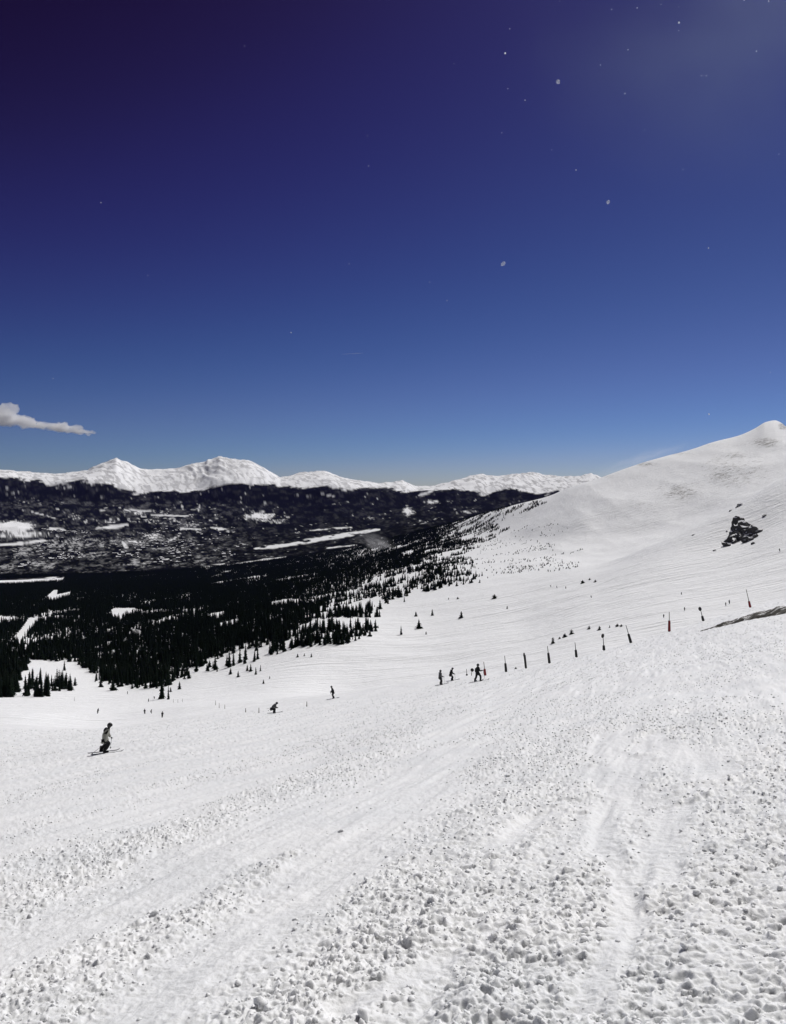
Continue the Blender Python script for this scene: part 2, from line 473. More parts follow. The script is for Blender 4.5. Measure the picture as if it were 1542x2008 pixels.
def snow_mid_mat():
    m, nt, b = mat('mountain_snow')
    g = nt.nodes.new('ShaderNodeNewGeometry').outputs['Position']
    mp = nt.nodes.new('ShaderNodeMapping')
    mp.inputs['Rotation'].default_value = (0, 0, math.radians(18))
    mp.inputs['Scale'].default_value = (0.018, 0.20, 0.15)
    nt.links.new(g, mp.inputs['Vector'])
    n1 = noise_node(nt, 1.0, 5, 0.65, mp.outputs['Vector'])
    n2 = noise_node(nt, 0.16, 6, 0.75, g)
    nrm = bump_node(nt, n1.outputs['Fac'], 0.85, 3.4)
    mp2 = nt.nodes.new('ShaderNodeMapping')
    mp2.inputs['Rotation'].default_value = (0, 0, math.radians(-24))
    mp2.inputs['Scale'].default_value = (0.022, 0.30, 0.2)
    nt.links.new(g, mp2.inputs['Vector'])
    n4 = noise_node(nt, 1.0, 4, 0.6, mp2.outputs['Vector'])
    nrm = bump_node(nt, n4.outputs['Fac'], 0.5, 1.3, nrm)
    nrm = bump_node(nt, n2.outputs['Fac'], 0.5, 1.6, nrm)
    nt.links.new(nrm, b.inputs['Normal'])
    at = nt.nodes.new('ShaderNodeAttribute')
    at.attribute_name = 'rock'
    mp3 = nt.nodes.new('ShaderNodeMapping')
    mp3.inputs['Rotation'].default_value = (0, math.radians(-20), 0)
    mp3.inputs['Scale'].default_value = (0.5, 0.7, 1.6)
    nt.links.new(g, mp3.inputs['Vector'])
    n3 = noise_node(nt, 0.15, 8, 0.88, mp3.outputs['Vector'])
    ad = nt.nodes.new('ShaderNodeMath'); ad.operation = 'MULTIPLY_ADD'
    ad.inputs[1].default_value = 0.42
    nt.links.new(at.outputs['Fac'], ad.inputs[0])
    nt.links.new(n3.outputs['Fac'], ad.inputs[2])
    cr = nt.nodes.new('ShaderNodeValToRGB')
    cr.color_ramp.elements[0].position = 0.70
    cr.color_ramp.elements[0].color = SNOW + (1,)
    cr.color_ramp.elements[1].position = 0.80
    cr.color_ramp.elements[1].color = (0.36, 0.35, 0.335, 1)
    nt.links.new(ad.outputs[0], cr.inputs['Fac'])
    nt.links.new(cr.outputs['Color'], b.inputs['Base Color'])
    b.inputs['Roughness'].default_value = 0.65
    b.inputs['Specular IOR Level'].default_value = 0.05
    return m

def far_mat():
    m, nt, b = mat('far_land')
    g = nt.nodes.new('ShaderNodeNewGeometry').outputs['Position']
    n1 = noise_node(nt, 0.012, 6, 0.7, g)
    nrm = bump_node(nt, n1.outputs['Fac'], 0.5, 14)
    nt.links.new(nrm, b.inputs['Normal'])
    at = nt.nodes.new('ShaderNodeAttribute'); at.attribute_name = 'forest'
    ar = nt.nodes.new('ShaderNodeAttribute'); ar.attribute_name = 'rock'
    fc = nt.nodes.new('ShaderNodeMix'); fc.data_type = 'RGBA'
    n2 = noise_node(nt, 0.02, 4, 0.6, g)
    nt.links.new(n2.outputs['Fac'], fc.inputs['Factor'])
    fc.inputs['A'].default_value = (0.0025, 0.003, 0.0035, 1)  # near-black forest tones: the trees' self-shadowing is put into the base colour
    fc.inputs['B'].default_value = (0.007, 0.008, 0.008, 1)
    rk = nt.nodes.new('ShaderNodeMix'); rk.data_type = 'RGBA'
    rk.inputs['A'].default_value = SNOW + (1,)
    rk.inputs['B'].default_value = (0.10, 0.095, 0.095, 1)
    nt.links.new(ar.outputs['Fac'], rk.inputs['Factor'])
    mx = nt.nodes.new('ShaderNodeMix'); mx.data_type = 'RGBA'
    nt.links.new(at.outputs['Fac'], mx.inputs['Factor'])
    nt.links.new(rk.outputs['Result'], mx.inputs['A'])
    nt.links.new(fc.outputs['Result'], mx.inputs['B'])
    nt.links.new(mx.outputs['Result'], b.inputs['Base Color'])
    b.inputs['Roughness'].default_value = 1.0
    b.inputs['Specular IOR Level'].default_value = 0.0
    return m

M_NEAR, M_MID, M_FAR = snow_near_mat(), snow_mid_mat(), far_mat()

def tag(o, label=None, cat=None, group=None, kind=None):
    if label: o['label'] = label
    if cat: o['category'] = cat
    if group: o['group'] = group
    if kind: o['kind'] = kind
    return o

def mesh_obj(name, me, parent=None, link=True):
    o = bpy.data.objects.new(name, me)
    if link: COL.objects.link(o)
    if parent is not None: o.parent = parent
    return o

def pydata(name, verts, faces, mats, smooth=False, idx=None):
    me = bpy.data.meshes.new(name)
    me.from_pydata([tuple(v) for v in verts], [], faces)
    for m in mats: me.materials.append(m)
    if idx is not None: me.polygons.foreach_set('material_index', np.asarray(idx, np.int32))
    if smooth: me.polygons.foreach_set('use_smooth', np.ones(len(me.polygons), bool))
    me.update()
    return me

def grid_mesh(name, X, Y, Z, wrap, attrs=None):
    """Rows along axis 0, columns along axis 1; closed round the columns when wrap is set."""
    nr, nc = X.shape
    me = bpy.data.meshes.new(name)
    co = np.stack([X, Y, Z], -1).reshape(-1, 3).astype(np.float32)
    i = np.arange(nr - 1)[:, None]
    j = np.arange(nc if wrap else nc - 1)[None, :]
    j2 = (j + 1) % nc
    q = np.stack([i * nc + j, i * nc + j2, (i + 1) * nc + j2, (i + 1) * nc + j], -1).reshape(-1, 4)
    q = q[:, ::-1]
    me.vertices.add(len(co)); me.vertices.foreach_set('co', co.ravel())
    me.loops.add(q.size); me.loops.foreach_set('vertex_index', q.ravel().astype(np.int32))
    me.polygons.add(len(q))
    me.polygons.foreach_set('loop_start', np.arange(0, q.size, 4, dtype=np.int32))
    me.polygons.foreach_set('use_smooth', np.ones(len(q), bool))
    me.update(calc_edges=True)
    for k, v in (attrs or {}).items():
        a = me.attributes.new(k, 'FLOAT', 'POINT')
        a.data.foreach_set('value', v.ravel().astype(np.float32))
    return me

# ------------------------------------------------------------------ the ground
tf = np.concatenate([np.linspace(-0.85, -0.535, 36)[:-1], np.linspace(-0.535, 0.535, 741), np.linspace(0.535, 0.85, 36)[1:]])
az_front = np.arctan(tf)
az_rear = np.linspace(az_front[-1], 2 * math.pi + az_front[0], 62)[1:-1]
AZ = np.concatenate([az_front, az_rear])
rows = [0.25, 0.6, 1.1, 1.7, 2.2]
r = 2.5
while r < 150:
    rows.append(r)
    r += min(r * r / 2503 * 1.5, 0.0125 * r)
rows_near = np.array(rows + [150.0])
rows_mid = np.array([150.0 * (3000 / 150.0) ** (k / 235.0) for k in range(236)])
rows_far = np.concatenate([3000 * (8500 / 3000.0) ** (np.arange(0, 115) / 115.0), 8500 * (18500 / 8500.0) ** (np.arange(0, 131) / 130.0)])

def polar(rows):
    R, A = np.meshgrid(rows, AZ, indexing='ij')
    X, Y = R * np.sin(A), R * np.cos(A)
    Z = height(X.ravel(), Y.ravel()).reshape(X.shape)
    return X, Y, Z

def image_xy(X, Y, Z):
    Yc = np.maximum(Y, 1e-3)
    return PXC + F * X / Yc, PYH - F * Z / Yc

X, Y, Z = polar(rows_near)
o = mesh_obj('snow_slope', grid_mesh('snow_slope', X, Y, Z, True)); o.data.materials.append(M_NEAR); tag(o, kind='structure')

X, Y, Z = polar(rows_mid)
PX, PY = image_xy(X, Y, Z)
rock = np.zeros_like(X)
for cx, cy, rx, ry, v in ((1440, 925, 95, 50, 0.72), (1340, 965, 85, 30, 0.62), (1260, 990, 70, 16, 0.5), (1400, 990, 60, 14, 0.45), (1340, 890, 60, 7, 0.6), (1400, 873, 50, 6, 0.55), (1200, 935, 50, 7, 0.55), (1500, 868, 40, 14, 0.8), (1265, 910, 45, 8, 0.7),
                          (1535, 836, 10, 8, 1.3), (1180, 940, 40, 8, 0.4), (1090, 1010, 60, 12, 0.4), (1440, 895, 60, 10, 0.7)):
    rock = np.maximum(rock, v * np.exp(-((PX - cx) / rx) ** 2 - ((PY - cy) / ry) ** 2))
rock *= 0.55 + 0.55 * fbm(PX * 0.03 + PY * 0.02, PY * 0.06, 4, 165)
rock = np.clip(rock, 0, 0.62) * ((Y > 0) & (np.hypot(X, Y) > 820))
o = mesh_obj('mountain_slope', grid_mesh('mountain_slope', X, Y, Z, True, {'rock': rock})); o.data.materials.append(M_MID); tag(o, kind='structure')

X, Y, Z = polar(rows_far)
PX, PY = image_xy(X, Y, Z)
R = np.hypot(X, Y)
tl = np.interp(PX, [a for a, b in TREELINE], [b for a, b in TREELINE])
edge = 14 * (fbm(PX * 0.024 + 0.05 * PY, PY * 0.07, 5, 121, 0.6) - 0.5) * 2
forest = sstep(-1.5, 1.5, PY - tl + edge)
forest = np.where(Y > 0, forest, 0.6)
# snow-covered meadows, roads, runs and clearings in the valley, as (points, half width)
LINES = [([(335, 1126), (395, 1118), (440, 1105)], 4.5), ([(500, 1076), (560, 1069), (600, 1062), (660, 1052), (745, 1038)], 4.0), ([(600, 1041), (690, 1034)], 1.6),
         ([(440, 1110), (500, 1100), (560, 1092)], 1.6), ([(515, 1107), (590, 1092), (690, 1077)], 2.0), ([(640, 1075), (700, 1069)], 1.4), ([(185, 1037), (215, 1034), (252, 1029)], 3.2),
         ([(48, 1139), (85, 1137), (126, 1132)], 3.5), ([(0, 1069), (40, 1066), (90, 1060)], 3.0), ([(355, 1037), (395, 1038)], 2.0), ([(412, 1034), (455, 1041)], 2.6),
         ([(250, 1077), (240, 1062)], 3.0), ([(357, 986), (358, 1001)], 1.5), ([(392, 990), (389, 1003)], 1.3), ([(217, 1015), (217, 1026)], 1.6),
         ([(630, 968), (662, 975)], 2.6), ([(820, 972), (850, 962)], 3.0), ([(240, 1000), (300, 1003)], 1.2), ([(190, 1000), (205, 1001)], 1.3), ([(700, 1090), (745, 1080)], 1.4),
         ([(300, 1010), (370, 1012)], 1.3), ([(120, 1020), (60, 1003)], 1.1), ([(470, 1130), (560, 1120)], 1.6), ([(90, 1036), (130, 1040)], 2.2), ([(330, 1062), (352, 1050)], 1.3)]
BLOBS = [(25, 1032, 45, 11, 1.1), (40, 1048, 60, 9, 0.7), (510, 1013, 42, 13, 0.62), (548, 1022, 30, 8, 0.5), (800, 1003, 13, 11, 0.75), (300, 1052, 30, 9, 0.6), (130, 955, 30, 5, 0.55), (20, 962, 25, 10, 0.45),
         (845, 985, 22, 7, 0.6), (250, 1062, 60, 12, 0.45), (365, 1030, 50, 12, 0.42), (60, 985, 80, 14, 0.28), (270, 1005, 60, 14, 0.36), (720, 1012, 40, 10, 0.3), (915, 1003, 30, 6, 0.45), (200, 945, 50, 6, 0.7),
         (600, 975, 60, 8, 0.25), (1010, 985, 30, 8, 0.3), (660, 990, 20, 6, 0.3), (420, 1010, 40, 8, 0.34)]
white = np.zeros_like(PX)
wob = 1.6 * (fbm(PX * 0.06, PY * 0.2, 3, 131) - 0.5) * 2
for pts, w in LINES:
    (ax0, ay0), (bx0, by0) = pts[0], pts[-1]
    tt = np.clip(((PX - ax0) * (bx0 - ax0) + (PY - ay0) * (by0 - ay0)) / ((bx0 - ax0) ** 2 + (by0 - ay0) ** 2), 0, 1)
    ww = 0.85 * w * (0.35 + 1.1 * np.sqrt(np.clip(4 * tt * (1 - tt), 0, 1))) * (0.45 + 1.1 * fbm(PX * 0.045 + w, PY * 0.02, 3, 139))
    dd = seg_dist(PX, PY, pts) + 2.2 * (fbm(PX * 0.11, PY * 0.35, 3, 131) - 0.42)
    white = np.maximum(white, (1 - sstep(ww * 0.55, ww * 1.0 + 0.5, dd)) * sstep(0.22, 0.42, fbm(PX * 0.06, PY * 0.22, 3, 143)) * 0.86)
qx, qy = PX + 14 * (fbm(PX * 0.05, PY * 0.12, 2, 136) - 0.5), PY + 0.08 * PX + 5 * (fbm(PX * 0.04, PY * 0.1, 2, 138) - 0.5)
fleck = 0.4 * vnoise(qx * 0.21, qy * 0.6, 133) + 0.35 * vnoise(qx * 0.085, qy * 0.33, 135) + 0.25 * hash2(np.arange(PX.size).reshape(PX.shape), np.zeros(PX.shape), 137)
for cx, cy, rx, ry, v in BLOBS:
    white = np.maximum(white, sstep(0.0, 0.24, v * np.exp(-((PX - cx) / rx) ** 2 - ((PY - cy) / ry) ** 2) - fleck * 0.75))
town = (0.15 + 0.85 * sstep(0.36, 0.58, fbm(qx * 0.022, qy * 0.06, 3, 147))) * np.exp(-np.maximum(0, (PX - 330) / 110) ** 2) * sstep(1042, 1066, PY) * (1 - sstep(1112, 1132, PY + PX * 0.03))
white = np.maximum(white, sstep(0.52, 0.78, fleck + 0.10 * (town - 0.5)) * town * 0.5)
white = np.maximum(white, sstep(0.80, 0.88, fleck + 0.13 * np.exp(-((PX - 290) / 130) ** 2 - ((PY - 1020) / 26) ** 2) + 0.04 * (fbm(PX * 0.012, PY * 0.03, 2, 145) - 0.5)) * 0.7)
mott = sstep(0.44, 0.80, 0.5 * fleck + 0.5 * fbm(PX * 0.10, PY * 0.22, 3, 161))
forest = forest * (1 - np.where(Y > 0, np.maximum(white, mott * (0.05 + 0.09 * np.exp(-np.maximum(0, (PX - 380) / 120) ** 2) * sstep(968, 990, PY))), 0))
rockf = sstep(0.62, 0.74, ridged(np.arctan2(X, Y) * 11500 / 75 + R / 500 + 2 * (fbm(np.arctan2(X, Y) * 8, R / 2500, 2, 100) - 0.5), R / 300, 5, 141)) * sstep(9000, 10000, R) * 0.45
rockf *= np.clip(0.8 + 0.65 * sstep(820, 900, PX) + 0.9 * np.exp(-((PX - 200) / 25) ** 2), 0, 1)
o = mesh_obj('far_mountains', grid_mesh('far_mountains', X, Y, Z, True, {'forest': forest, 'rock': rockf})); o.data.materials.append(M_FAR); tag(o, kind='structure')
#__REST__
# ------------------------------------------------------------------ spruces
M_NEEDLE = plain('spruce_needles', (0.012, 0.018, 0.013), 1.0, 0.0, 0.5, 3.0)
M_BARK = plain('spruce_bark', (0.045, 0.035, 0.028), 0.9, 0.1, 0.3, 8.0)

def spruce_meshes(seed, width=0.17, tiers=13, ragged=0.3, bush=False):
    """A unit-height spruce: tapered trunk, tiers of drooping boughs round a dark core."""
    rd = random.Random(seed)
    tv, tf_ = [], []
    n = 6
    for k, (z, rr) in enumerate(((-0.12, 0.022), (0.25, 0.018), (0.65, 0.010), (0.97, 0.003))):
        for a in range(n):
            tv.append((rr * math.cos(a * 6.283 / n), rr * math.sin(a * 6.283 / n), z))
        if k:
            for a in range(n):
                b = (a + 1) % n
                tf_.append(((k - 1) * n + a, (k - 1) * n + b, k * n + b, k * n + a))
    trunk = pydata('trunk', tv, tf_, [M_BARK], True)
    v, f = [], []
    lean = (rd.uniform(-0.02, 0.02), rd.uniform(-0.02, 0.02))
    for k in range(tiers):
        q = k / (tiers - 1)
        z = 0.05 + 0.93 * q
        rad = width * (1 - q) ** (0.75 if not bush else 0.45) * rd.uniform(1 - ragged, 1 + ragged) + 0.012
        m = rd.choice((7, 8, 9)) if q < 0.8 else 5
        a0 = rd.uniform(0, 6.28)
        for a in range(m):
            th = a0 + a * 6.283 / m + rd.uniform(-0.25, 0.25)
            rr = rad * rd.uniform(0.65, 1.2)
            c, s = math.cos(th), math.sin(th)
            w = rr * rd.uniform(0.45, 0.65)
            cx, cy = lean[0] * z, lean[1] * z
            drop = rr * rd.uniform(0.25, 0.6)
            i = len(v)
            v += [(cx, cy, z + 0.05), (cx + c * rr * 0.6 - s * w * 0.5, cy + s * rr * 0.6 + c * w * 0.5, z - drop * 0.3),
                  (cx + c * rr, cy + s * rr, z - drop), (cx + c * rr * 0.6 + s * w * 0.5, cy + s * rr * 0.6 - c * w * 0.5, z - drop * 0.3),
                  (cx + c * rr * 0.45, cy + s * rr * 0.45, z - drop * 0.9)]
            f += [(i, i + 1, i + 2), (i, i + 2, i + 3), (i, i + 1, i + 4), (i, i + 4, i + 3)]
    i = len(v)
    m = 7
    for a in range(m):
        th = a * 6.283 / m
        v.append((0.6 * width * math.cos(th) * rd.uniform(0.7, 1.1), 0.6 * width * math.sin(th) * rd.uniform(0.7, 1.1), 0.03))
    v.append((lean[0], lean[1], 0.97 if not bush else 0.8))
    for a in range(m):
        f.append((i + a, i + (a + 1) % m, i + m))
    crown = pydata('crown', v, f, [M_NEEDLE])
    return trunk, crown

SPRUCE = [spruce_meshes(k, w, t, g) for k, w, t, g in ((1, 0.16, 14, 0.25), (2, 0.19, 12, 0.35), (3, 0.15, 15, 0.3), (4, 0.22, 12, 0.4))]
DWARF = [spruce_meshes(k, w, t, g, True) for k, w, t, g in ((11, 0.42, 7, 0.4), (12, 0.34, 8, 0.45), (13, 0.55, 6, 0.4))]

# where trees grow, in photograph columns and rows of their feet: polygon, share of full stocking
STANDS = [
    ([(-300, 1376), (-60, 1372), (0, 1367), (34, 1362), (40, 1335), (62, 1302), (150, 1302), (192, 1330), (250, 1343), (300, 1352), (345, 1330), (400, 1300), (440, 1282), (480, 1266), (510, 1270),
      (540, 1270), (590, 1240), (590, 1215), (600, 1196), (680, 1165), (760, 1122), (850, 1096), (760, 1086), (600, 1100), (400, 1128), (0, 1145), (-300, 1150)], 1.0),
    ([(48, 1366), (134, 1363), (136, 1345), (116, 1318), (62, 1330)], 0.6),
    ([(240, 1345), (270, 1356), (300, 1360), (345, 1352), (350, 1330), (300, 1340)], 0.5),
    ([(-300, 1152), (0, 1147), (400, 1130), (600, 1104), (700, 1086), (760, 1070), (850, 1052), (900, 1036), (850, 1020), (600, 1066), (400, 1096), (0, 1120), (-300, 1125)], 1.05),
    ([(470, 1268), (480, 1274), (520, 1286), (570, 1285), (640, 1268), (680, 1266), (720, 1245), (748, 1238), (745, 1208), (690, 1200), (640, 1205), (590, 1215), (590, 1240), (540, 1266)], 0.5),
    ([(600, 1200), (680, 1205), (740, 1192), (800, 1182), (850, 1162), (930, 1145), (930, 1096), (850, 1093), (760, 1122), (680, 1165)], 0.19),
    ([(650, 1103), (900, 1088), (965, 1060), (1000, 1036), (965, 1026), (860, 1046), (740, 1072)], 0.42),
    ([(800, 1062), (900, 1045), (1000, 1015), (1080, 986), (1050, 984), (940, 1008), (850, 1032)], 0.35),
]
SCRUB = [([(880, 1150), (1000, 1125), (1130, 1118), (1150, 1078), (1060, 1062), (960, 1060), (930, 1095)], 0.42),
         ([(930, 1090), (1000, 1036), (1090, 1020), (1120, 1040), (1060, 1062), (960, 1066)], 0.22),
         ([(990, 1112), (1050, 1122), (1090, 1112), (1060, 1102), (1000, 1104)], 0.8)]
CLEAR = [[(212, 1206), (222, 1193), (262, 1192), (287, 1200), (262, 1206), (246, 1210), (238, 1218)], [(18, 1268), (32, 1250), (44, 1228), (58, 1212), (130, 1206), (130, 1211), (78, 1217), (62, 1236), (42, 1260)],
         [(-60, 1212), (0, 1208), (46, 1213), (30, 1220), (-60, 1226)], [(86, 1174), (106, 1157), (114, 1157), (112, 1166), (140, 1160), (138, 1170), (104, 1179)],
         [(280, 1199), (400, 1194), (400, 1198), (284, 1206)], [(405, 1206), (440, 1198), (440, 1206), (410, 1216)], [(250, 1240), (275, 1236), (278, 1246), (252, 1248)], [(208, 1236), (220, 1232), (222, 1240), (210, 1243)],
         [(530, 1182), (560, 1175), (595, 1175), (570, 1186), (535, 1190)], [(40, 1330), (62, 1302), (118, 1302), (122, 1318), (90, 1326), (60, 1334)], [(430, 1222), (470, 1214), (468, 1222), (436, 1232)],
         [(410, 1144), (500, 1130), (545, 1126), (500, 1134), (415, 1148)], [(540, 1138), (600, 1127), (630, 1124), (600, 1131), (545, 1142)],
         [(-60, 1140), (60, 1133), (128, 1130), (124, 1140), (40, 1146), (-60, 1150)]]

def plant_positions():
    N = 270000
    t = RNG.uniform((-260 - PXC) / F, (1160 - PXC) / F, N)
    Yv = np.sqrt(RNG.uniform(330.0 ** 2, 3080.0 ** 2, N))
    x, y = t * Yv, Yv
    z = height(x, y)
    px, py = PXC + F * t, PYH - F * z / y
    wq = 1 - 0.6 * sstep(1130, 1110, py)
    ipx, ipy = px + wq * 46 * (fbm(x * 0.05, y * 0.05, 3, 155) - 0.5), py + wq * 34 * (fbm(x * 0.05, y * 0.05, 3, 157) - 0.5)
    dens = np.zeros(N)
    for poly, s in STANDS:
        dens = np.maximum(dens, s * in_poly(ipx, ipy, poly))
    dens = np.maximum(dens, 0.30 * in_poly(ipx, ipy - 13, STANDS[0][0]) * (px > 180))
    dens = np.maximum(dens, 0.12 * in_poly(ipx, ipy - 26, STANDS[0][0]) * (px > 220))
    scrub = np.zeros(N)
    for poly, s in SCRUB:
        scrub = np.maximum(scrub, s * in_poly(px, py, poly))
    scrub = np.where(dens > 0, 0, scrub)
    clear = np.zeros(N, bool)
    for poly in CLEAR:
        clear |= in_poly(px, py, poly)
    clump = fbm(x * 0.035, y * 0.035, 3, 151)
    fine = fbm(x * 0.018, y * 0.006, 3, 153)
    thin = np.where(dens >= 1.0, sstep(0.14, 0.36, fine) * (0.5 + 0.5 * sstep(0.32, 0.48, clump)), sstep(0.46, 0.60, clump) * 1.9)
    # the stand opens up with height, toward the tree line on the right
    open_ = np.where(dens >= 1.0, 1 - 0.45 * sstep(420, 740, px) * sstep(1290, 1180, py), 1.0)
    keep = (RNG.random(N) < dens * thin * open_ * np.clip(1.15 - 0.00012 * y, 0.6, 1)) & ~clear
    keeps = (RNG.random(N) < scrub * sstep(0.48, 0.62, clump) * 0.55) & ~clear & ~keep
    h = 8.8 - 1.4 * sstep(380, 800, px) - 2.2 * sstep(800, 950, px)
    h = h * RNG.uniform(0.55, 1.25, N) * np.where(RNG.random(N) < 0.12, 0.5, 1.0)
    hs_ = RNG.uniform(1.0, 2.6, N)
    return (x[keep], y[keep], z[keep], px[keep], py[keep], h[keep]), (x[keeps], y[keeps], z[keeps], px[keeps], py[keeps], hs_[keeps])

TREES, SCRUBS = plant_positions()

def tree_thing(name, loc, h, rz, meshes, label, cat, group, sx=1.0):
    e = bpy.data.objects.new(name, None)
    COL.objects.link(e)
    e.empty_display_size = 0.3
    e.location = loc
    e.rotation_euler = (0, 0, rz)
    e.scale = (h * sx, h * sx, h)
    for nm, me in zip(('trunk', 'crown'), meshes):
        mesh_obj(nm, me, e)
    tag(e, label, cat, group)
    return e

LONE = [  # column, row of the foot, height in rows, width factor, label
    (787, 1245, 18, 0.9, 'slim lone spruce on open snow, leftmost of the few past the forest'),
    (822, 1233, 19, 1.3, 'broad dark lone spruce on open snow, biggest past the forest edge'),
    (848, 1207, 13, 1.2, 'small lone spruce above the broad lone one on open snow'),
    (905, 1212, 14, 1.6, 'bushy lone spruce on open snow, rightmost of the larger ones'),
    (816, 1209, 10, 1.8, 'squat spruce clump on open snow, up the slope from the broad lone one'),
    (452, 1323, 13, 1.3, 'stout little spruce on open snow at the outer end of a small row'),
    (467, 1328, 13, 1.0, 'little spruce standing lowest in a small row on open snow'),
    (485, 1316, 13, 1.1, 'first of the close-set little spruces in the middle of the snow'),
    (492, 1317, 16, 0.9, 'tallest of the close-set little spruces in the middle of the snow'),
    (502, 1323, 15, 0.9, 'lowest of the close-set little spruces in the middle of the snow'),
    (511, 1316, 13, 0.7, 'thin last one of the close-set little spruces in the middle of the snow'),
    (584, 1289, 8, 1.3, 'tiny spruce under the forest edge, first of a line of three'),
    (597, 1287, 6, 1.2, 'tiny spruce under the forest edge, middle of a line of three'),
    (611, 1289, 8, 1.2, 'tiny spruce under the forest edge, last of a line of three'),
    (517, 1341, 9, 1.2, 'tiny crooked spruce below the close-set row on open snow'),
    (529, 1331, 6, 1.3, 'smallest spruce just above the tiny crooked one on open snow'),
    (352, 1352, 16, 1.1, 'plump young spruce standing apart just below the forest corner'),
    (335, 1357, 10, 1.2, 'short young spruce beside the plump one below the forest corner'),
    (321, 1355, 7, 1.1, 'tiny spruce in front of the dark forest corner'),
    (371, 1331, 16, 1.3, 'round-shouldered young spruce above the plump one, on snow'),
    (362, 1332, 11, 1.0, 'thin young spruce close beside the round-shouldered one, on snow'),
    (411, 1309, 15, 1.2, 'young spruce at the outer tip of the lower forest'),
    (422, 1307, 10, 1.2, 'low spruce ending the outer tip of the lower forest'),
    (147, 1345, 18, 1.0, 'outer spruce of the pair beside the block of trees low down'),
    (138, 1349, 22, 1.0, 'inner spruce of the pair beside the block of trees low down'),
]
for cx, cy, hp, sx, lab in LONE:
    g = ground_at(cx, cy, 150)
    k = random.randrange(4)
    tree_thing('spruce_tree', g - Vector((0, 0, 0.1)), hp * g.y / F, random.uniform(0, 6.28), SPRUCE[k], lab, 'tree', 'lone spruces on the snow', sx * 1.45)

tx, ty, tz, tpx, tpy, th = TREES
size = th / ty
vis = (tpx > -2) & (tpx < 1544)
order = np.argsort(-np.where(vis, size, 0))
NI = 274
single, rest_i = order[:NI], order[NI:]
crown_src = []
for n, i in enumerate(single):
    k = int(hash2(np.array([n]), np.array([3]), 5)[0] * 4) if n > 3 else n
    zone = ('dark spruce in the dense stand low on the slope, at the photo border' if tpx[i] < 45 else
            'dark spruce in the separate block of trees low on the slope' if tpx[i] < 137 and tpy[i] > 1318 else
            'dark spruce among the front ranks of the forest above the open piste')
    e = tree_thing('spruce_tree', (tx[i], ty[i], tz[i] - 0.1), th[i], float(tx[i] * 7 % 6.28), SPRUCE[k], zone, 'tree',
                   {'d': 'spruces at the photo border', 's': 'spruces of the separate block', 'a': 'spruces in the front ranks of the forest'}['d' if tpx[i] < 45 else 's' if tpx[i] < 137 and tpy[i] > 1318 else 'a'],
                   1.0 + 0.25 * math.sin(n))
    if n < 4:
        crown_src.append(e.children[1] if e.children[1].name.startswith('crown') else e.children[0])

def instance_stuff(name, pts, scl, rot, idx, sources, label, cat):
    me = bpy.data.meshes.new(name)
    me.vertices.add(len(pts)); me.vertices.foreach_set('co', np.asarray(pts, np.float32).ravel())
    for k, v, ty_ in (('tree_scale', scl, 'FLOAT_VECTOR'), ('tree_turn', rot, 'FLOAT'), ('tree_kind', idx, 'INT')):
        a = me.attributes.new(k, ty_, 'POINT')
        a.data.foreach_set('vector' if ty_ == 'FLOAT_VECTOR' else 'value', np.asarray(v, np.int32 if ty_ == 'INT' else np.float32).ravel())
    me.update()
    ob = mesh_obj(name, me)
    ng = bpy.data.node_groups.new(name, 'GeometryNodeTree')
    ng.interface.new_socket('Geometry', in_out='INPUT', socket_type='NodeSocketGeometry')
    ng.interface.new_socket('Geometry', in_out='OUTPUT', socket_type='NodeSocketGeometry')
    N, L = ng.nodes, ng.links
    gi, go = N.new('NodeGroupInput'), N.new('NodeGroupOutput')
    jn = N.new('GeometryNodeJoinGeometry')
    for s in reversed(sources):
        oi = N.new('GeometryNodeObjectInfo')
        oi.inputs['Object'].default_value = s
        oi.inputs['As Instance'].default_value = True
        oi.transform_space = 'ORIGINAL'
        L.new(oi.outputs['Geometry'], jn.inputs[0])
    ip = N.new('GeometryNodeInstanceOnPoints')
    ip.inputs['Pick Instance'].default_value = True
    def named(nm, t):
        a = N.new('GeometryNodeInputNamedAttribute'); a.data_type = t; a.inputs['Name'].default_value = nm
        return a.outputs['Attribute']
    cb = N.new('ShaderNodeCombineXYZ')
    L.new(named('tree_turn', 'FLOAT'), cb.inputs['Z'])
    L.new(gi.outputs[0], ip.inputs['Points'])
    L.new(jn.outputs[0], ip.inputs['Instance'])
    L.new(named('tree_kind', 'INT'), ip.inputs['Instance Index'])
    L.new(cb.outputs[0], ip.inputs['Rotation'])
    L.new(named('tree_scale', 'FLOAT_VECTOR'), ip.inputs['Scale'])
    L.new(ip.outputs[0], go.inputs[0])
    md = ob.modifiers.new('scatter', 'NODES')
    md.node_group = ng
    tag(ob, label, cat, None, 'stuff')
    return ob

n = len(rest_i)
sxy = th[rest_i] * RNG.uniform(0.85, 1.3, n) * (1 + 0.15 * sstep(480, 640, tpx[rest_i]) + 0.3 * sstep(720, 800, tpx[rest_i]))
instance_stuff('forest', np.stack([tx[rest_i], ty[rest_i], tz[rest_i] - 0.1], -1), np.stack([sxy, sxy, th[rest_i]], -1), RNG.uniform(0, 6.28, n), RNG.integers(0, 4, n),
               crown_src, 'dense dark conifer forest covering the lower slopes down to the valley', 'forest')
print('TREES', len(tx), 'SCRUB', len(SCRUBS[0]))

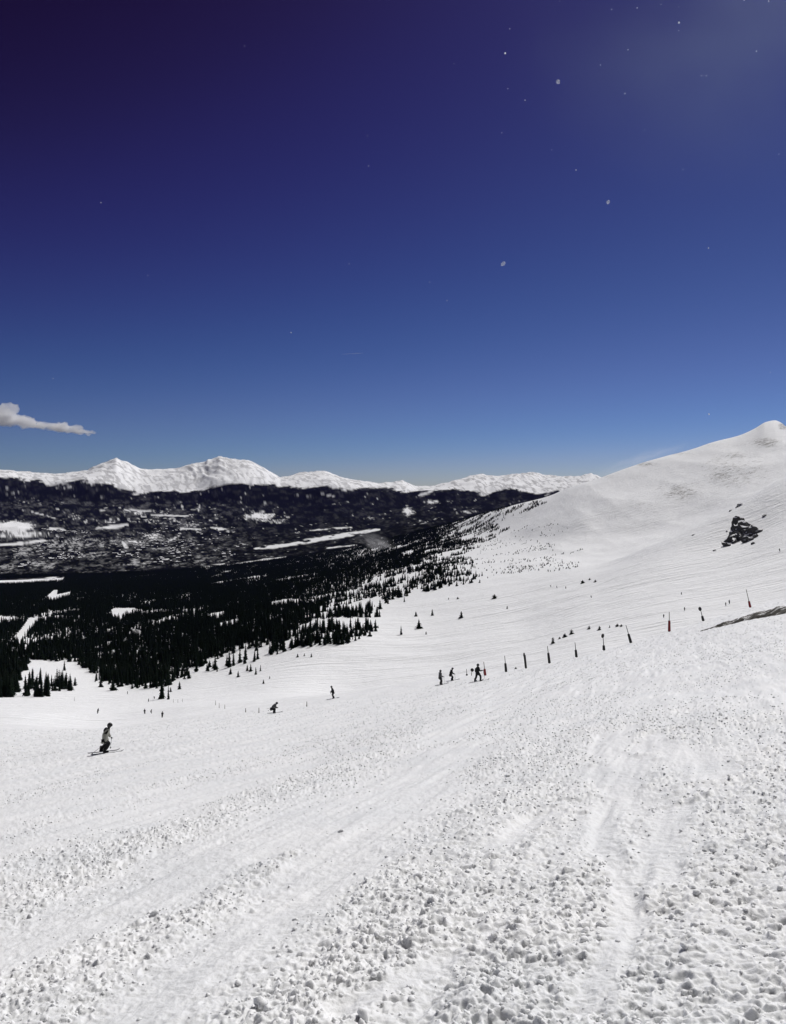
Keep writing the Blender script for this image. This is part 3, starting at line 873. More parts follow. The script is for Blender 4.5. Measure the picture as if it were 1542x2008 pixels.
# dwarf spruces and scrub poking through the snow near the tree line
DW = [(1085, 1262, 13, 'biggest dwarf spruce clump behind the row of marker poles'), (1098, 1253, 5, 'tiny tuft next above the biggest clump behind the marker poles'),
      (1108, 1250, 9, 'leaning dwarf spruce, middle of the tufts behind the marker poles'), (1121, 1244, 11, 'dwarf spruce tuft with a rounded top behind the marker poles'), (1156, 1234, 8, 'first dark tuft of the higher scrub patch behind the marker poles'),
      (1176, 1236, 9, 'wide straggling tuft in the middle of the higher scrub patch'), (1196, 1231, 5, 'smallest tuft of the higher scrub patch'), (1211, 1229, 7, 'inner tuft of the last two in the higher scrub patch'), (1219, 1229, 6, 'last tuft of the higher scrub patch'),
      (995, 1194, 6, 'low dark bush alone on the wide snowy bowl'), (836, 1244, 6, 'tiny bush at the foot of the broad lone spruce'), (970, 1174, 10, 'narrow dwarf spruce alone high on the bowl'), (925, 1143, 10, 'wide dwarf spruce at the lower edge of the scrub'), (941, 1143, 7, 'small dwarf spruce beside the wide one at the lower scrub edge'),
      (1143, 1144, 8, 'darkest tuft of the little scrub patch in the upper bowl'), (1157, 1138, 5, 'slanting tuft in the little scrub patch in the upper bowl'), (1168, 1142, 6, 'last tuft of the little scrub patch in the upper bowl'), (898, 1175, 5, 'small bush on the bowl below the scattered trees'), (880, 1176, 4, 'tiny bush beside another on the bowl below the scattered trees'), (1012, 1312, 5, 'small dark tuft beside a slim marker pole')]
for cx, cy, hp, lab in DW:
    g = ground_at(cx, cy, 118)
    tree_thing('dwarf_spruce', g - Vector((0, 0, 0.05)), hp * g.y / F, random.uniform(0, 6.28), random.choice(DWARF), lab, 'shrub', 'dwarf spruces on the snow', 1.25)
bx, by, bz, bpx, bpy_, bh = SCRUBS
order = np.argsort(-bh / by)
dsrc = []
for n, i in enumerate(order[:275]):
    e = tree_thing('dwarf_spruce', (bx[i], by[i], bz[i] - 0.05), bh[i], float(bx[i] * 3 % 6.28), DWARF[n % 3], 'small dark dwarf spruce in the scattered scrub of the upper bowl', 'shrub', 'scrub of the upper bowl', 1.0)
    if n < 3: dsrc.append([c for c in e.children if c.name.startswith('crown')][0])
if len(order) > 275:
    q = order[275:]
    n = len(q)
    instance_stuff('scrub', np.stack([bx[q], by[q], bz[q] - 0.05], -1), np.stack([bh[q]] * 3, -1), RNG.uniform(0, 6.28, n), RNG.integers(0, 3, n), dsrc, 'thin dark scrub dotted over the high snow slope', 'scrub')

# ------------------------------------------------------------------ rocks
def rock_mat():
    m, nt, b = mat('dark_rock')
    ge = nt.nodes.new('ShaderNodeNewGeometry')
    sp = nt.nodes.new('ShaderNodeSeparateXYZ')
    nt.links.new(ge.outputs['Normal'], sp.inputs[0])
    nz = noise_node(nt, 0.35, 4, 0.65, ge.outputs['Position'])
    ad = nt.nodes.new('ShaderNodeMath'); ad.operation = 'MULTIPLY_ADD'; ad.inputs[1].default_value = 0.7
    nt.links.new(nz.outputs['Fac'], ad.inputs[0]); nt.links.new(sp.outputs['Z'], ad.inputs[2])
    cr = nt.nodes.new('ShaderNodeValToRGB')
    cr.color_ramp.elements[0].position = 0.98; cr.color_ramp.elements[0].color = (0.022, 0.021, 0.022, 1)
    cr.color_ramp.elements[1].position = 1.02; cr.color_ramp.elements[1].color = SNOW + (1,)
    n2 = noise_node(nt, 0.9, 5, 0.65, ge.outputs['Position'])
    dk = nt.nodes.new('ShaderNodeMix'); dk.data_type = 'RGBA'
    dk.inputs['A'].default_value = (0.015, 0.015, 0.016, 1); dk.inputs['B'].default_value = (0.12, 0.115, 0.11, 1)
    nt.links.new(n2.outputs['Fac'], dk.inputs['Factor'])
    mx = nt.nodes.new('ShaderNodeMix'); mx.data_type = 'RGBA'
    st = nt.nodes.new('ShaderNodeMath'); st.operation = 'GREATER_THAN'; st.inputs[1].default_value = 0.99
    nt.links.new(ad.outputs[0], st.inputs[0])
    nt.links.new(st.outputs[0], mx.inputs['Factor'])
    nt.links.new(dk.outputs['Result'], mx.inputs['A'])
    mx.inputs['B'].default_value = SNOW + (1,)
    nt.nodes.remove(cr)
    nt.links.new(mx.outputs['Result'], b.inputs['Base Color'])
    nt.links.new(bump_node(nt, n2.outputs['Fac'], 0.6, 0.5), b.inputs['Normal'])
    b.inputs['Roughness'].default_value = 0.85
    return m
M_ROCK = rock_mat()

def rock_mesh(seed, sub=3, rough=0.35):
    rd = random.Random(seed)
    bm = bmesh.new()
    bmesh.ops.create_icosphere(bm, subdivisions=sub, radius=1)
    planes = [(Vector((rd.gauss(0, 1), rd.gauss(0, 1), rd.gauss(0, 1))).normalized(), rd.uniform(0.55, 0.95)) for _ in range(11)]
    off = Vector((rd.uniform(0, 50), rd.uniform(0, 50), rd.uniform(0, 50)))
    from mathutils import noise as mn
    for v in bm.verts:
        d = v.co.normalized()
        k = min([p / max(d.dot(nn), 0.05) for nn, p in planes] + [1.15])
        v.co = d * k * (1 + rough * mn.noise(d * 2.2 + off) + 0.5 * rough * mn.noise(d * 5 + off))
    me = bpy.data.meshes.new('rock')
    bm.to_mesh(me); bm.free()
    me.materials.append(M_ROCK)
    return me
ROCKS = [rock_mesh(k) for k in (1, 2, 3, 4)]

oc = ground_at(1445, 1068, 300)
outcrop = bpy.data.objects.new('rock_outcrop', None); COL.objects.link(outcrop)
outcrop.location = oc
tag(outcrop, 'large dark rock outcrop with snow caught in its ledges on the steep slope', 'rock')
for k, (cx, cy, w, h, t) in enumerate(((1451, 1036, 11, 13, 0.1), (1443, 1049, 12, 12, 0.35), (1434, 1062, 10, 8, 0.6), (1425, 1071, 8, 5, 0.6), (1461, 1036, 11, 10, -0.2), (1458, 1048, 12, 10, 0.2), (1468, 1052, 11, 11, -0.2),
                                       (1476, 1048, 10, 10, -0.3), (1450, 1058, 10, 8, 0.3), (1466, 1062, 8, 6, 0), (1441, 1064, 8, 6, 0.3), (1480, 1055, 6, 5, 0), (1455, 1024, 6, 5, 0))):
    g = ground_at(cx, cy, 300)
    s = g.y / F
    r_ = mesh_obj('boulder', ROCKS[k % 4], outcrop)
    r_.location = g - oc + Vector((0, 0, -0.1 * h * s))
    r_.rotation_euler = (0.25 * math.sin(k * 1.3), t, 1.7 * k)
    r_.scale = (w * s * 1.55, w * s * 0.9, h * s * 1.5)
for cx, cy, w, h, lab in ((1478, 1067, 4, 4, 'small dark rock just below the big outcrop'), (1500, 1012, 6, 3.2, 'dark rock uphill of the big outcrop, near the photo border'), (1426, 1043, 2.2, 1.8, 'tiny dark stone on the snow beside the big outcrop'),
                          (1402, 1080, 4.5, 2.2, 'flat dark rock downhill of the big outcrop'), (1450, 993, 9, 3.4, 'long slanting dark rock rib above the big outcrop'), (1432, 1003, 4, 2, 'short rock rib below the long slanting one'),
                          (1483, 1036, 3, 2.4, 'small rock on the upper flank of the big outcrop'), (1360, 1050, 4, 1.8, 'low grey rock alone at the gully edge')):
    g = ground_at(cx, cy, 300)
    s = g.y / F
    r_ = mesh_obj('rock', ROCKS[random.randrange(4)])
    r_.location = g
    r_.scale = (w * s, w * s * 0.7, h * s)
    r_.rotation_euler = (0, -0.7 if w > 8 or lab.startswith('short') else 0, random.uniform(0, 0.4))
    tag(r_, lab, 'rock')

# bare wind-scoured earth along the brow of the slope
def earth_mat():
    m, nt, b = mat('bare_earth')
    g = nt.nodes.new('ShaderNodeNewGeometry').outputs['Position']
    mp = nt.nodes.new('ShaderNodeMapping'); mp.inputs['Scale'].default_value = (0.5, 1.6, 1.0)
    nt.links.new(g, mp.inputs['Vector'])
    n1 = noise_node(nt, 1.6, 6, 0.7, mp.outputs['Vector'])
    cr = nt.nodes.new('ShaderNodeValToRGB')
    e = cr.color_ramp.elements
    e[0].position = 0.40; e[0].color = (0.022, 0.020, 0.016, 1)
    e[1].position = 0.54; e[1].color = (0.13, 0.12, 0.10, 1)
    k = e.new(0.58); k.color = SNOW + (1,)
    nt.links.new(n1.outputs['Fac'], cr.inputs['Fac'])
    nt.links.new(cr.outputs['Color'], b.inputs['Base Color'])
    nt.links.new(bump_node(nt, n1.outputs['Fac'], 0.8, 0.15), b.inputs['Normal'])
    b.inputs['Roughness'].default_value = 0.95
    return m

def drape(name, a, b, w0, w1, material, hump, lift=0.04, nu=160, nv=26, seed=0):
    """A sheet lying on the snow between two points; it tapers to an uneven end and its rim dips under the snow."""
    u = np.linspace(0, 1, nu)[:, None]; v = np.linspace(-1, 1, nv)[None, :]
    ax = np.array(a[:2]); bx_ = np.array(b[:2])
    d = (bx_ - ax) / np.linalg.norm(bx_ - ax); nrm = np.array([-d[1], d[0]])
    wid = (w0 + (w1 - w0) * u) * (0.6 + 0.8 * fbm(u * 7 + 0 * v, 0 * u + 0 * v + seed, 3, 171))
    mid = 0.5 * (fbm(u * 3 + 0 * v, 0 * u + 0 * v + 9, 2, 173) - 0.5)
    P = ax[None, None, :] + (bx_ - ax)[None, None, :] * u[..., None] + nrm[None, None, :] * ((v * wid + mid)[..., None])
    X, Y = P[..., 0], P[..., 1]
    Z = height(X.ravel(), Y.ravel()).reshape(X.shape)
    rimv = 1 - np.abs(v) ** 3
    Z = Z + lift + hump * (0.1 + 0.9 * u ** 0.8) * np.clip(1 - v * v, 0, 1) * (0.5 + fbm(u * 9 + 0 * v, v * 2 + 0 * u, 3, 177)) + 0.32 * (fbm(X * 1.2, Y * 1.2, 4, 175) - 0.42) * rimv * 1.2 - 0.5 * (1 - rimv) - 0.12 * (1 - u)
    me = grid_mesh(name, X, Y, Z, False)
    me.materials.append(material)
    o = mesh_obj(name, me)
    return o
ga, gb = ground_at(1375, 1238, 40, 112), ground_at(1600, 1192, 40, 112)
tag(drape('bare_ground', ga, gb, 0.6, 3.0, earth_mat(), 0.62, seed=3), 'strip of bare dark earth and dead grass on the brow of the slope', 'bare ground', None, 'structure')

# ------------------------------------------------------------------ marker poles
M_CANE = plain('weathered_cane', (0.10, 0.075, 0.05), 0.6, 0.3, 0.3, 5)
M_PADB = plain('black_pad', (0.016, 0.015, 0.017), 0.6, 0.3, 0.2, 4)
M_PADR = plain('dark_red_pad', (0.20, 0.012, 0.016), 0.55, 0.3, 0.25, 4)
M_DISC = plain('black_disc', (0.02, 0.018, 0.02), 0.5, 0.3)

def cyl(name, r0, r1, z0, z1, m, n=10, rim=0.0):
    prof = [(r0, z0)] + ([(r0 + rim, z0 + rim), (r1 + rim, z1 - rim)] if rim else []) + [(r1, z1)]
    v, f = [], []
    for rr, z in prof:
        for a in range(n): v.append((rr * math.cos(a * 6.283 / n), rr * math.sin(a * 6.283 / n), z))
    for k in range(len(prof) - 1):
        for a in range(n):
            b = (a + 1) % n
            f.append((k * n + a, k * n + b, (k + 1) * n + b, (k + 1) * n + a))
    f.append(tuple(range(n))[::-1]); f.append(tuple((len(prof) - 1) * n + a for a in range(n)))
    return pydata(name, v, f, [m], True)

POLES = [  # foot, top, pad share of the height, pad material, disc on top, label
    ((952, 1325), (949, 1298), 0.5, 'r', 0, 'marker pole with a reddish pad beside the striding skier'),
    ((993, 1318), (990, 1286), 0.55, 'b', 0, 'thin marker pole with dark pad, next past the striding skier'),
    ((1032, 1311), (1029, 1284), 1.0, 'b', 1, 'short stout marker pole padded to the top, with a knob'),
    ((1078, 1301), (1074, 1267), 0.62, 'b', 0, 'marker pole in front of the biggest dwarf spruce clump'),
    ((1131, 1289), (1128, 1260), 0.52, 'b', 0, 'slim marker pole between the padded pole and the disc-topped one'),
    ((1185, 1275), (1183, 1247), 0.36, 'b', 1, 'upright marker pole with a dark disc on top and short pad'),
    ((1238, 1261), (1228, 1226), 0.52, 'b', 0, 'marker pole tilted well over, without disc, mid-row'),
    ((1313, 1239), (1313, 1200), 0.58, 'r', 0, 'upright marker pole with a long dark red pad'),
    ((1380, 1217), (1374, 1194), 0.42, 'b', 1, 'tilted marker pole with a bulky disc on top near the bare earth'),
    ((1472, 1190), (1464, 1156), 0.36, 'r', 0, 'highest marker pole, tilted, red pad at its foot'),
    ((916, 1325), (915, 1312), 0.22, 'b', 0, 'short thin stake with a dark foot between the skiers'),
    ((925, 1325), (926, 1314), 0.0, 'b', 1, 'short thin stake carrying a dark disc between the skiers'),
    ((423, 1383), (423, 1374), 0.0, 'b', 0, 'first of the thin far canes on the lower piste'), ((430, 1389), (430, 1379), 0.0, 'b', 0, 'second of the thin far canes, a little lower on the piste'),
    ((441, 1390), (441, 1382), 0.0, 'b', 0, 'third of the thin far canes on the lower piste'), ((482, 1397), (482, 1389), 0.0, 'b', 0, 'fourth of the thin far canes, beside the crouching skier'),
    ((508, 1398), (508, 1388), 0.0, 'b', 0, 'thin cane just before the crouching skier'), ((602, 1386), (602, 1376), 0.0, 'b', 0, 'thin cane between the crouching and the dark standing skier'),
    ((146, 1375), (146, 1367), 0.0, 'b', 0, 'thin cane below the spruce pair low on the slope'), ((340, 1378), (340, 1371), 0.0, 'b', 0, 'faint far cane, first of the high row'), ((349, 1378), (349, 1371), 0.0, 'b', 0, 'faint far cane, second of the high row'), ((358, 1377), (358, 1370), 0.0, 'b', 0, 'faint far cane, last of the high row'),
]
def at_depth(px, py, Yd): return Vector(((px - PXC) / F * Yd, Yd, (PYH - py) / F * Yd))
for foot, top, share, mcode, disc, lab in POLES:
    g = ground_at(foot[0], foot[1], 45, 3500 if not share and not disc else 118)
    t = at_depth(top[0], top[1], g.y + random.uniform(-0.1, 0.2))
    ax = t - g
    L = ax.length
    e = bpy.data.objects.new('marker_pole', None); COL.objects.link(e)
    e.location = g
    e.rotation_euler = ax.to_track_quat('Z', 'Y').to_euler()
    tag(e, lab, 'marker pole', 'slope marker poles')
    wide = 0.045 if g.y < 150 else 0.05
    mesh_obj('cane', cyl('cane', wide * 1.2, wide * 0.7, -0.35, L, M_CANE if mcode == 'r' or share == 0 else M_PADB), e)
    if share:
        mesh_obj('pad', cyl('pad', 0.15 if share < 1 else 0.12, 0.12, 0.04, L * share * 0.97, M_PADR if mcode == 'r' else M_PADB, 12, 0.012), e)
    if disc:
        d = mesh_obj('disc', cyl('disc', 0.24, 0.24, -0.03, 0.03, M_DISC, 16, 0.006), e)
        d.location = (0, -0.05, L)
        d.rotation_euler = (math.radians(80), 0.2, 0.3)

# ------------------------------------------------------------------ skiers
def skin_mesh(name, joints, edges, root, m, sub=2):
    keys = list(joints)
    me = bpy.data.meshes.new(name)
    me.from_pydata([joints[k][:3] for k in keys], [(keys.index(a), keys.index(b)) for a, b in edges], [])
    ob = bpy.data.objects.new(name, me); COL.objects.link(ob)
    ob.modifiers.new('skin', 'SKIN').use_smooth_shade = True
    for i, k in enumerate(keys):
        sv = me.skin_vertices[0].data[i]
        rr = joints[k][3]
        sv.radius = rr if isinstance(rr, tuple) else (rr, rr)
        sv.use_root = (k == root)
    ss = ob.modifiers.new('sub', 'SUBSURF'); ss.levels = sub; ss.render_levels = sub
    bpy.context.view_layer.update()
    dg = bpy.context.evaluated_depsgraph_get()
    out = bpy.data.meshes.new_from_object(ob.evaluated_get(dg))
    bpy.data.objects.remove(ob); bpy.data.meshes.remove(me)
    out.name = name
    out.materials.clear(); out.materials.append(m)
    out.polygons.foreach_set('use_smooth', np.ones(len(out.polygons), bool))
    return out

M_BASE = plain('dark_base_layer', (0.02, 0.018, 0.018), 0.8)
M_BLACK = plain('black_cloth', (0.012, 0.012, 0.014), 0.8, 0.2, 0.3, 9)
M_PALE = plain('pale_jacket', (0.30, 0.30, 0.265), 0.8, 0.2, 0.2, 9)
M_GREY = plain('grey_jacket', (0.10, 0.10, 0.105), 0.8, 0.2, 0.2, 9)
M_HELM = plain('black_helmet', (0.01, 0.01, 0.011), 0.35, 0.5)
M_LENS = plain('goggle_lens', (0.03, 0.02, 0.012), 0.1, 0.6)
M_SKI = plain('ski_topsheet', (0.05, 0.05, 0.055), 0.35, 0.4, 0.4, 3)
M_ALU = plain('pole_shaft', (0.09, 0.09, 0.095), 0.35, 0.5)

POSES = {  # forward is +x, side is y (right negative); hips, chest, head, then knees, ankles, elbows, hands for right and left
    'carve': dict(hip=(0.06, 0.76), chest=(0.22, 1.16), neck=(0.32, 1.33), head=(0.40, 1.47), knee=((0.34, -0.16, 0.54), (0.16, 0.14, 0.52)), ank=((0.10, -0.17, 0.13), (-0.14, 0.15, 0.13)),
                  elb=((0.18, -0.33, 0.92), (0.24, 0.33, 0.94)), hand=((0.20, -0.36, 0.70), (0.34, 0.36, 0.72))),
    'stand': dict(hip=(-0.03, 0.90), chest=(0.03, 1.30), neck=(0.07, 1.46), head=(0.11, 1.61), knee=((0.10, -0.11, 0.50), (0.12, 0.11, 0.50)), ank=((0.0, -0.11, 0.12), (0.02, 0.11, 0.12)),
                  elb=((0.02, -0.27, 1.08), (0.05, 0.27, 1.08)), hand=((0.30, -0.25, 0.98), (0.32, 0.25, 0.98))),
    'bent': dict(hip=(-0.12, 0.80), chest=(0.06, 1.18), neck=(0.16, 1.33), head=(0.25, 1.46), knee=((0.14, -0.12, 0.48), (0.14, 0.12, 0.48)), ank=((0.0, -0.12, 0.12), (0.0, 0.12, 0.12)),
                 elb=((0.08, -0.28, 0.98), (0.10, 0.28, 0.98)), hand=((0.34, -0.22, 0.86), (0.34, 0.22, 0.86))),
    'tuck': dict(hip=(-0.24, 0.56), chest=(0.12, 0.82), neck=(0.26, 0.94), head=(0.36, 1.04), knee=((0.16, -0.16, 0.46), (0.20, 0.16, 0.46)), ank=((0.0, -0.18, 0.12), (0.06, 0.18, 0.12)),
                 elb=((0.16, -0.26, 0.62), (0.18, 0.26, 0.62)), hand=((0.36, -0.14, 0.62), (0.36, 0.14, 0.62))),
    'stride': dict(hip=(0.0, 0.90), chest=(0.06, 1.31), neck=(0.10, 1.47), head=(0.13, 1.61), knee=((0.26, -0.12, 0.54), (-0.10, 0.12, 0.48)), ank=((0.24, -0.12, 0.12), (-0.26, 0.12, 0.12)),
                   elb=((0.10, -0.30, 1.10), (-0.06, 0.30, 1.08)), hand=((0.44, -0.28, 1.12), (-0.02, 0.30, 0.84))),
}

def glove_mesh(m):
    """Closed glove: palm, four curled fingers of unequal length and a thumb from the side of the palm."""
    j = {'w': (0, 0, 0.0, 0.030), 'p': (0, 0, -0.05, (0.040, 0.022)), 'k': (0, 0, -0.085, (0.040, 0.018))}
    ed = [('w', 'p'), ('p', 'k')]
    for n_, (yy, ln) in enumerate(((-0.030, 0.030), (-0.010, 0.036), (0.010, 0.034), (0.030, 0.026))):
        a, b, c = 'a%d' % n_, 'b%d' % n_, 'c%d' % n_
        j[a] = (0.004, yy, -0.095, 0.010); j[b] = (0.022, yy, -0.095 - ln, 0.0095); j[c] = (0.046, yy, -0.088 - ln * 0.6, 0.008)
        ed += [('k', a), (a, b), (b, c)]
    j['t1'] = (0.012, -0.042, -0.055, 0.011); j['t2'] = (0.040, -0.048, -0.078, 0.009)
    ed += [('p', 't1'), ('t1', 't2')]
    return skin_mesh('glove', j, ed, 'w', m, 1)

def lump(name, m, sx, sy, sz, cut=None, seg=14):
    bm = bmesh.new()
    bmesh.ops.create_uvsphere(bm, u_segments=seg, v_segments=10, radius=1)
    if cut is not None:
        bmesh.ops.bisect_plane(bm, geom=bm.verts[:] + bm.edges[:] + bm.faces[:], plane_co=(0, 0, cut), plane_no=(-0.25, 0, 1), clear_inner=True)
    for v in bm.verts: v.co = Vector((v.co.x * sx, v.co.y * sy, v.co.z * sz))
    me = bpy.data.meshes.new(name); bm.to_mesh(me); bm.free()
    me.materials.append(m)
    me.polygons.foreach_set('use_smooth', np.ones(len(me.polygons), bool))
    return me

def ski_mesh():
    v, f = [], []
    st = [(-0.80, 0.045, 0.035), (-0.74, 0.054, 0.012), (-0.3, 0.044, 0.006), (0.0, 0.040, 0.010), (0.4, 0.044, 0.006), (0.76, 0.058, 0.012), (0.86, 0.052, 0.045), (0.93, 0.02, 0.10)]
    for x, w, z in st:
        v += [(x, -w, z), (x, w, z), (x, w, z + 0.016), (x, -w, z + 0.016)]
    for k in range(len(st) - 1):
        a = 4 * k
        for q in range(4):
            f.append((a + q, a + (q + 1) % 4, a + 4 + (q + 1) % 4, a + 4 + q))
    f.append((3, 2, 1, 0)); n = 4 * (len(st) - 1); f.append((n, n + 1, n + 2, n + 3))
    return pydata('ski', v, f, [M_SKI])
def boot_mesh():
    bm = bmesh.new()
    for (cx, cz, lx, wy, hz) in ((0.03, 0.06, 0.15, 0.052, 0.055), (-0.035, 0.19, 0.075, 0.055, 0.13)):
        r_ = bmesh.ops.create_cube(bm, size=2)
        for q in r_['verts']:
            q.co = Vector((cx + q.co.x * lx + (0.03 if q.co.z > 0 and cz > 0.1 else 0), q.co.y * wy, cz + q.co.z * hz))
    bmesh.ops.bevel(bm, geom=bm.edges[:], offset=0.015, segments=2, affect='EDGES')
    me = bpy.data.meshes.new('boot'); bm.to_mesh(me); bm.free(); me.materials.append(M_BLACK)
    return me
SKI, BOOT = ski_mesh(), boot_mesh()
GLOVE = glove_mesh(M_BLACK)
HELM, LENS = lump('helmet', M_HELM, 0.15, 0.13, 0.15, -0.55), lump('goggles', M_LENS, 0.05, 0.085, 0.045)

def figure_meshes(pose, jacket, trousers):
    p = POSES[pose]
    hx, hz = p['hip']; cx, cz = p['chest']; nx, nz = p['neck']; ex, ez = p['head']
    J = {'pelvis': (hx, 0, hz, 0.13), 'waist': ((hx + cx) / 2 - 0.02, 0, (hz + cz) / 2, (0.14, 0.11)), 'chest': (cx, 0, cz, (0.16, 0.12)), 'neck': (nx, 0, nz, 0.055), 'face': ((nx + ex) / 2 + 0.02, 0, (nz + ez) / 2 + 0.02, 0.075), 'crown_': (ex, 0, ez + 0.02, 0.095)}
    E = [('pelvis', 'waist'), ('waist', 'chest'), ('chest', 'neck'), ('neck', 'face'), ('face', 'crown_')]
    JJ, JE, TJ, TE = {}, [], {}, []
    for k in ('pelvis', 'waist', 'chest', 'neck'):
        x, y, z, r_ = J[k]
        JJ[k] = (x, y, z, tuple(q + 0.075 for q in r_) if isinstance(r_, tuple) else r_ + 0.055)
    x, y, z, r_ = J['pelvis']; TJ['pelvis'] = (x, y, z, r_ + 0.012)
    JJ['hem'] = (hx + 0.02, 0, hz - 0.10, 0.215); JE += [('hem', 'pelvis'), ('pelvis', 'waist'), ('waist', 'chest'), ('chest', 'neck')]
    for s, tagk in ((0, 'r'), (1, 'l')):
        sg = -1 if s == 0 else 1
        kx, ky, kz = p['knee'][s]; ax_, ay, az_ = p['ank'][s]
        lx, ly, lz = p['elb'][s]; gx, gy, gz = p['hand'][s]
        J['hip' + tagk] = (hx, sg * 0.10, hz - 0.06, 0.095); J['knee' + tagk] = (kx, ky, kz, 0.065); J['ank' + tagk] = (ax_, ay, az_, 0.048); J['toe' + tagk] = (ax_ + 0.13, ay, 0.06, 0.04)
        E += [('pelvis', 'hip' + tagk), ('hip' + tagk, 'knee' + tagk), ('knee' + tagk, 'ank' + tagk), ('ank' + tagk, 'toe' + tagk)]
        TJ['hip' + tagk] = (hx, sg * 0.10, hz - 0.06, 0.14); TJ['knee' + tagk] = (kx, ky, kz, 0.108); TJ['ank' + tagk] = (ax_, ay, az_ + 0.06, 0.098)
        TE += [('pelvis', 'hip' + tagk), ('hip' + tagk, 'knee' + tagk), ('knee' + tagk, 'ank' + tagk)]
        sx_, sz_ = cx + 0.03, cz + 0.08
        J['sh' + tagk] = (sx_, sg * 0.17, sz_, 0.06); J['elb' + tagk] = (lx, ly, lz, 0.045); J['wr' + tagk] = (gx, gy, gz, 0.032)
        E += [('chest', 'sh' + tagk), ('sh' + tagk, 'elb' + tagk), ('elb' + tagk, 'wr' + tagk)]
        JJ['sh' + tagk] = (sx_, sg * 0.175, sz_, 0.11); JJ['elb' + tagk] = (lx, ly, lz, 0.085); JJ['wr' + tagk] = (gx, gy, gz, 0.062)
        JE += [('chest', 'sh' + tagk), ('sh' + tagk, 'elb' + tagk), ('elb' + tagk, 'wr' + tagk)]
    return dict(body=skin_mesh('body', J, E, 'pelvis', M_BASE, 1), jacket=skin_mesh('jacket', JJ, JE, 'pelvis', jacket, 2), trousers=skin_mesh('trousers', TJ, TE, 'pelvis', trousers, 2), pose=p)

def ski_pole_mesh(a, b):
    ax = b - a
    L = ax.length
    bm = bmesh.new()
    for r0, r1, z0, z1 in ((0.016, 0.016, -0.03, 0.10), (0.010, 0.007, 0.10, L), (0.045, 0.045, L - 0.08, L - 0.07)):
        bmesh.ops.create_cone(bm, cap_ends=True, segments=8, radius1=r0, radius2=r1, depth=z1 - z0, matrix=Matrix.Translation((0, 0, (z0 + z1) / 2)))
    me = bpy.data.meshes.new('ski_pole'); bm.to_mesh(me); bm.free(); me.materials.append(M_ALU)
    return me, ax.to_track_quat('Z', 'Y').to_matrix().to_4x4()

def skier(px, py, fm, heading, label, scale=1.0, full=True, poles=None, pole_label=None, ymin=25, tip_back=0.5, lean=0.0, flipy=False):
    g = ground_at(px, py, ymin)
    fwd = Vector((math.cos(heading), math.sin(heading), 0))
    p0, p1 = g - fwd * 0.8, g + fwd * 0.8
    zz = height([p0.x, p1.x, g.x], [p0.y, p1.y, g.y])
    pitch = -math.atan2(float(zz[1] - zz[0]), 1.6)
    root = bpy.data.objects.new('person', None); COL.objects.link(root)
    root.location = Vector((g.x, g.y, max(float(zz[2]), float(zz[0] + zz[1]) / 2)))
    root.rotation_euler = Euler((lean, pitch, heading), 'XYZ')
    root.scale = (scale, -scale if flipy else scale, scale)
    tag(root, label, 'skier', 'skiers on the piste')
    for k in ('body', 'jacket', 'trousers'): mesh_obj(k, fm[k], root)
    p = fm['pose']
    ex, ez = p['head']
    h = mesh_obj('helmet', HELM, root); h.location = (ex - 0.01, 0, ez + 0.03)
    if not full: return root
    q = mesh_obj('goggles', LENS, root); q.location = (ex + 0.085, 0, ez + 0.01)
    for s in (0, 1):
        ax_, ay, az_ = p['ank'][s]
        o = mesh_obj('boot', BOOT, root); o.location = (ax_, ay, az_ - 0.10)
        o = mesh_obj('ski', SKI, root); o.location = (ax_ + 0.05, ay, az_ - 0.13)
        hx_, hy_, hz_ = p['hand'][s]
        o = mesh_obj('glove', GLOVE, root); o.location = (hx_, hy_, hz_); o.rotation_euler = (0, -0.9, 0)
        if poles and poles[s]:
            bpy.context.view_layer.update()
            M = root.matrix_world
            a = M @ Vector((hx_ + 0.05, hy_, hz_ - 0.02))
            b = M @ Vector(poles[s])
            me, rot = ski_pole_mesh(a, b)
            po = mesh_obj('ski_pole', me)
            po.matrix_world = Matrix.Translation(a) @ rot
            tag(po, pole_label[s], 'ski pole', 'ski poles')
    return root

FIG = dict(carve=figure_meshes('carve', M_PALE, M_BLACK), stand_g=figure_meshes('stand', M_GREY, M_BLACK), stand_b=figure_meshes('stand', M_BLACK, M_BLACK), bent_b=figure_meshes('bent', M_BLACK, M_BLACK),
           tuck_g=figure_meshes('tuck', M_GREY, M_BLACK), stride_b=figure_meshes('stride', M_BLACK, M_BLACK))
R_ = math.radians
main = skier(204, 1476, FIG['carve'], R_(12), 'skier in pale jacket and black trousers carving across the near piste', 0.88, True, ((-0.62, -0.42, 0.10), (0.25, 0.62, -0.02)),
      ('ski pole trailing behind the skier in the pale jacket', 'ski pole in the far hand of the skier in the pale jacket'))
# dark yoke across the shoulders of the pale jacket
yk = skin_mesh('yoke', {'a': (0.225, -0.15, 1.245, 0.12), 'b': (0.255, 0, 1.27, 0.13), 'c': (0.225, 0.15, 1.245, 0.12), 'd': (0.13, 0, 1.10, 0.14)}, [('a', 'b'), ('b', 'c'), ('b', 'd')], 'b', M_BLACK, 2)
for c in main.children:
    if c.name.startswith('jacket'):
        y_ = mesh_obj('yoke', yk, c); y_.location = (-0.045, 0, 0.015)
skier(537, 1399, FIG['tuck_g'], R_(200 - 180), 'crouching skier in grey jacket, low on bent knees', 0.92, True, ((-0.75, -0.35, 0.45), (-0.75, 0.35, 0.45)), ('ski pole tucked under the near arm of the crouching skier', 'ski pole tucked under the far arm of the crouching skier'))
skier(655, 1370, FIG['stand_b'], R_(190), 'skier all in black, alone in the middle of the piste', 1.0, True, ((0.05, -0.45, 0.0), (0.05, 0.45, 0.0)), ('ski pole on one side of the lone black-clad skier', 'ski pole on the other side of the lone black-clad skier'))
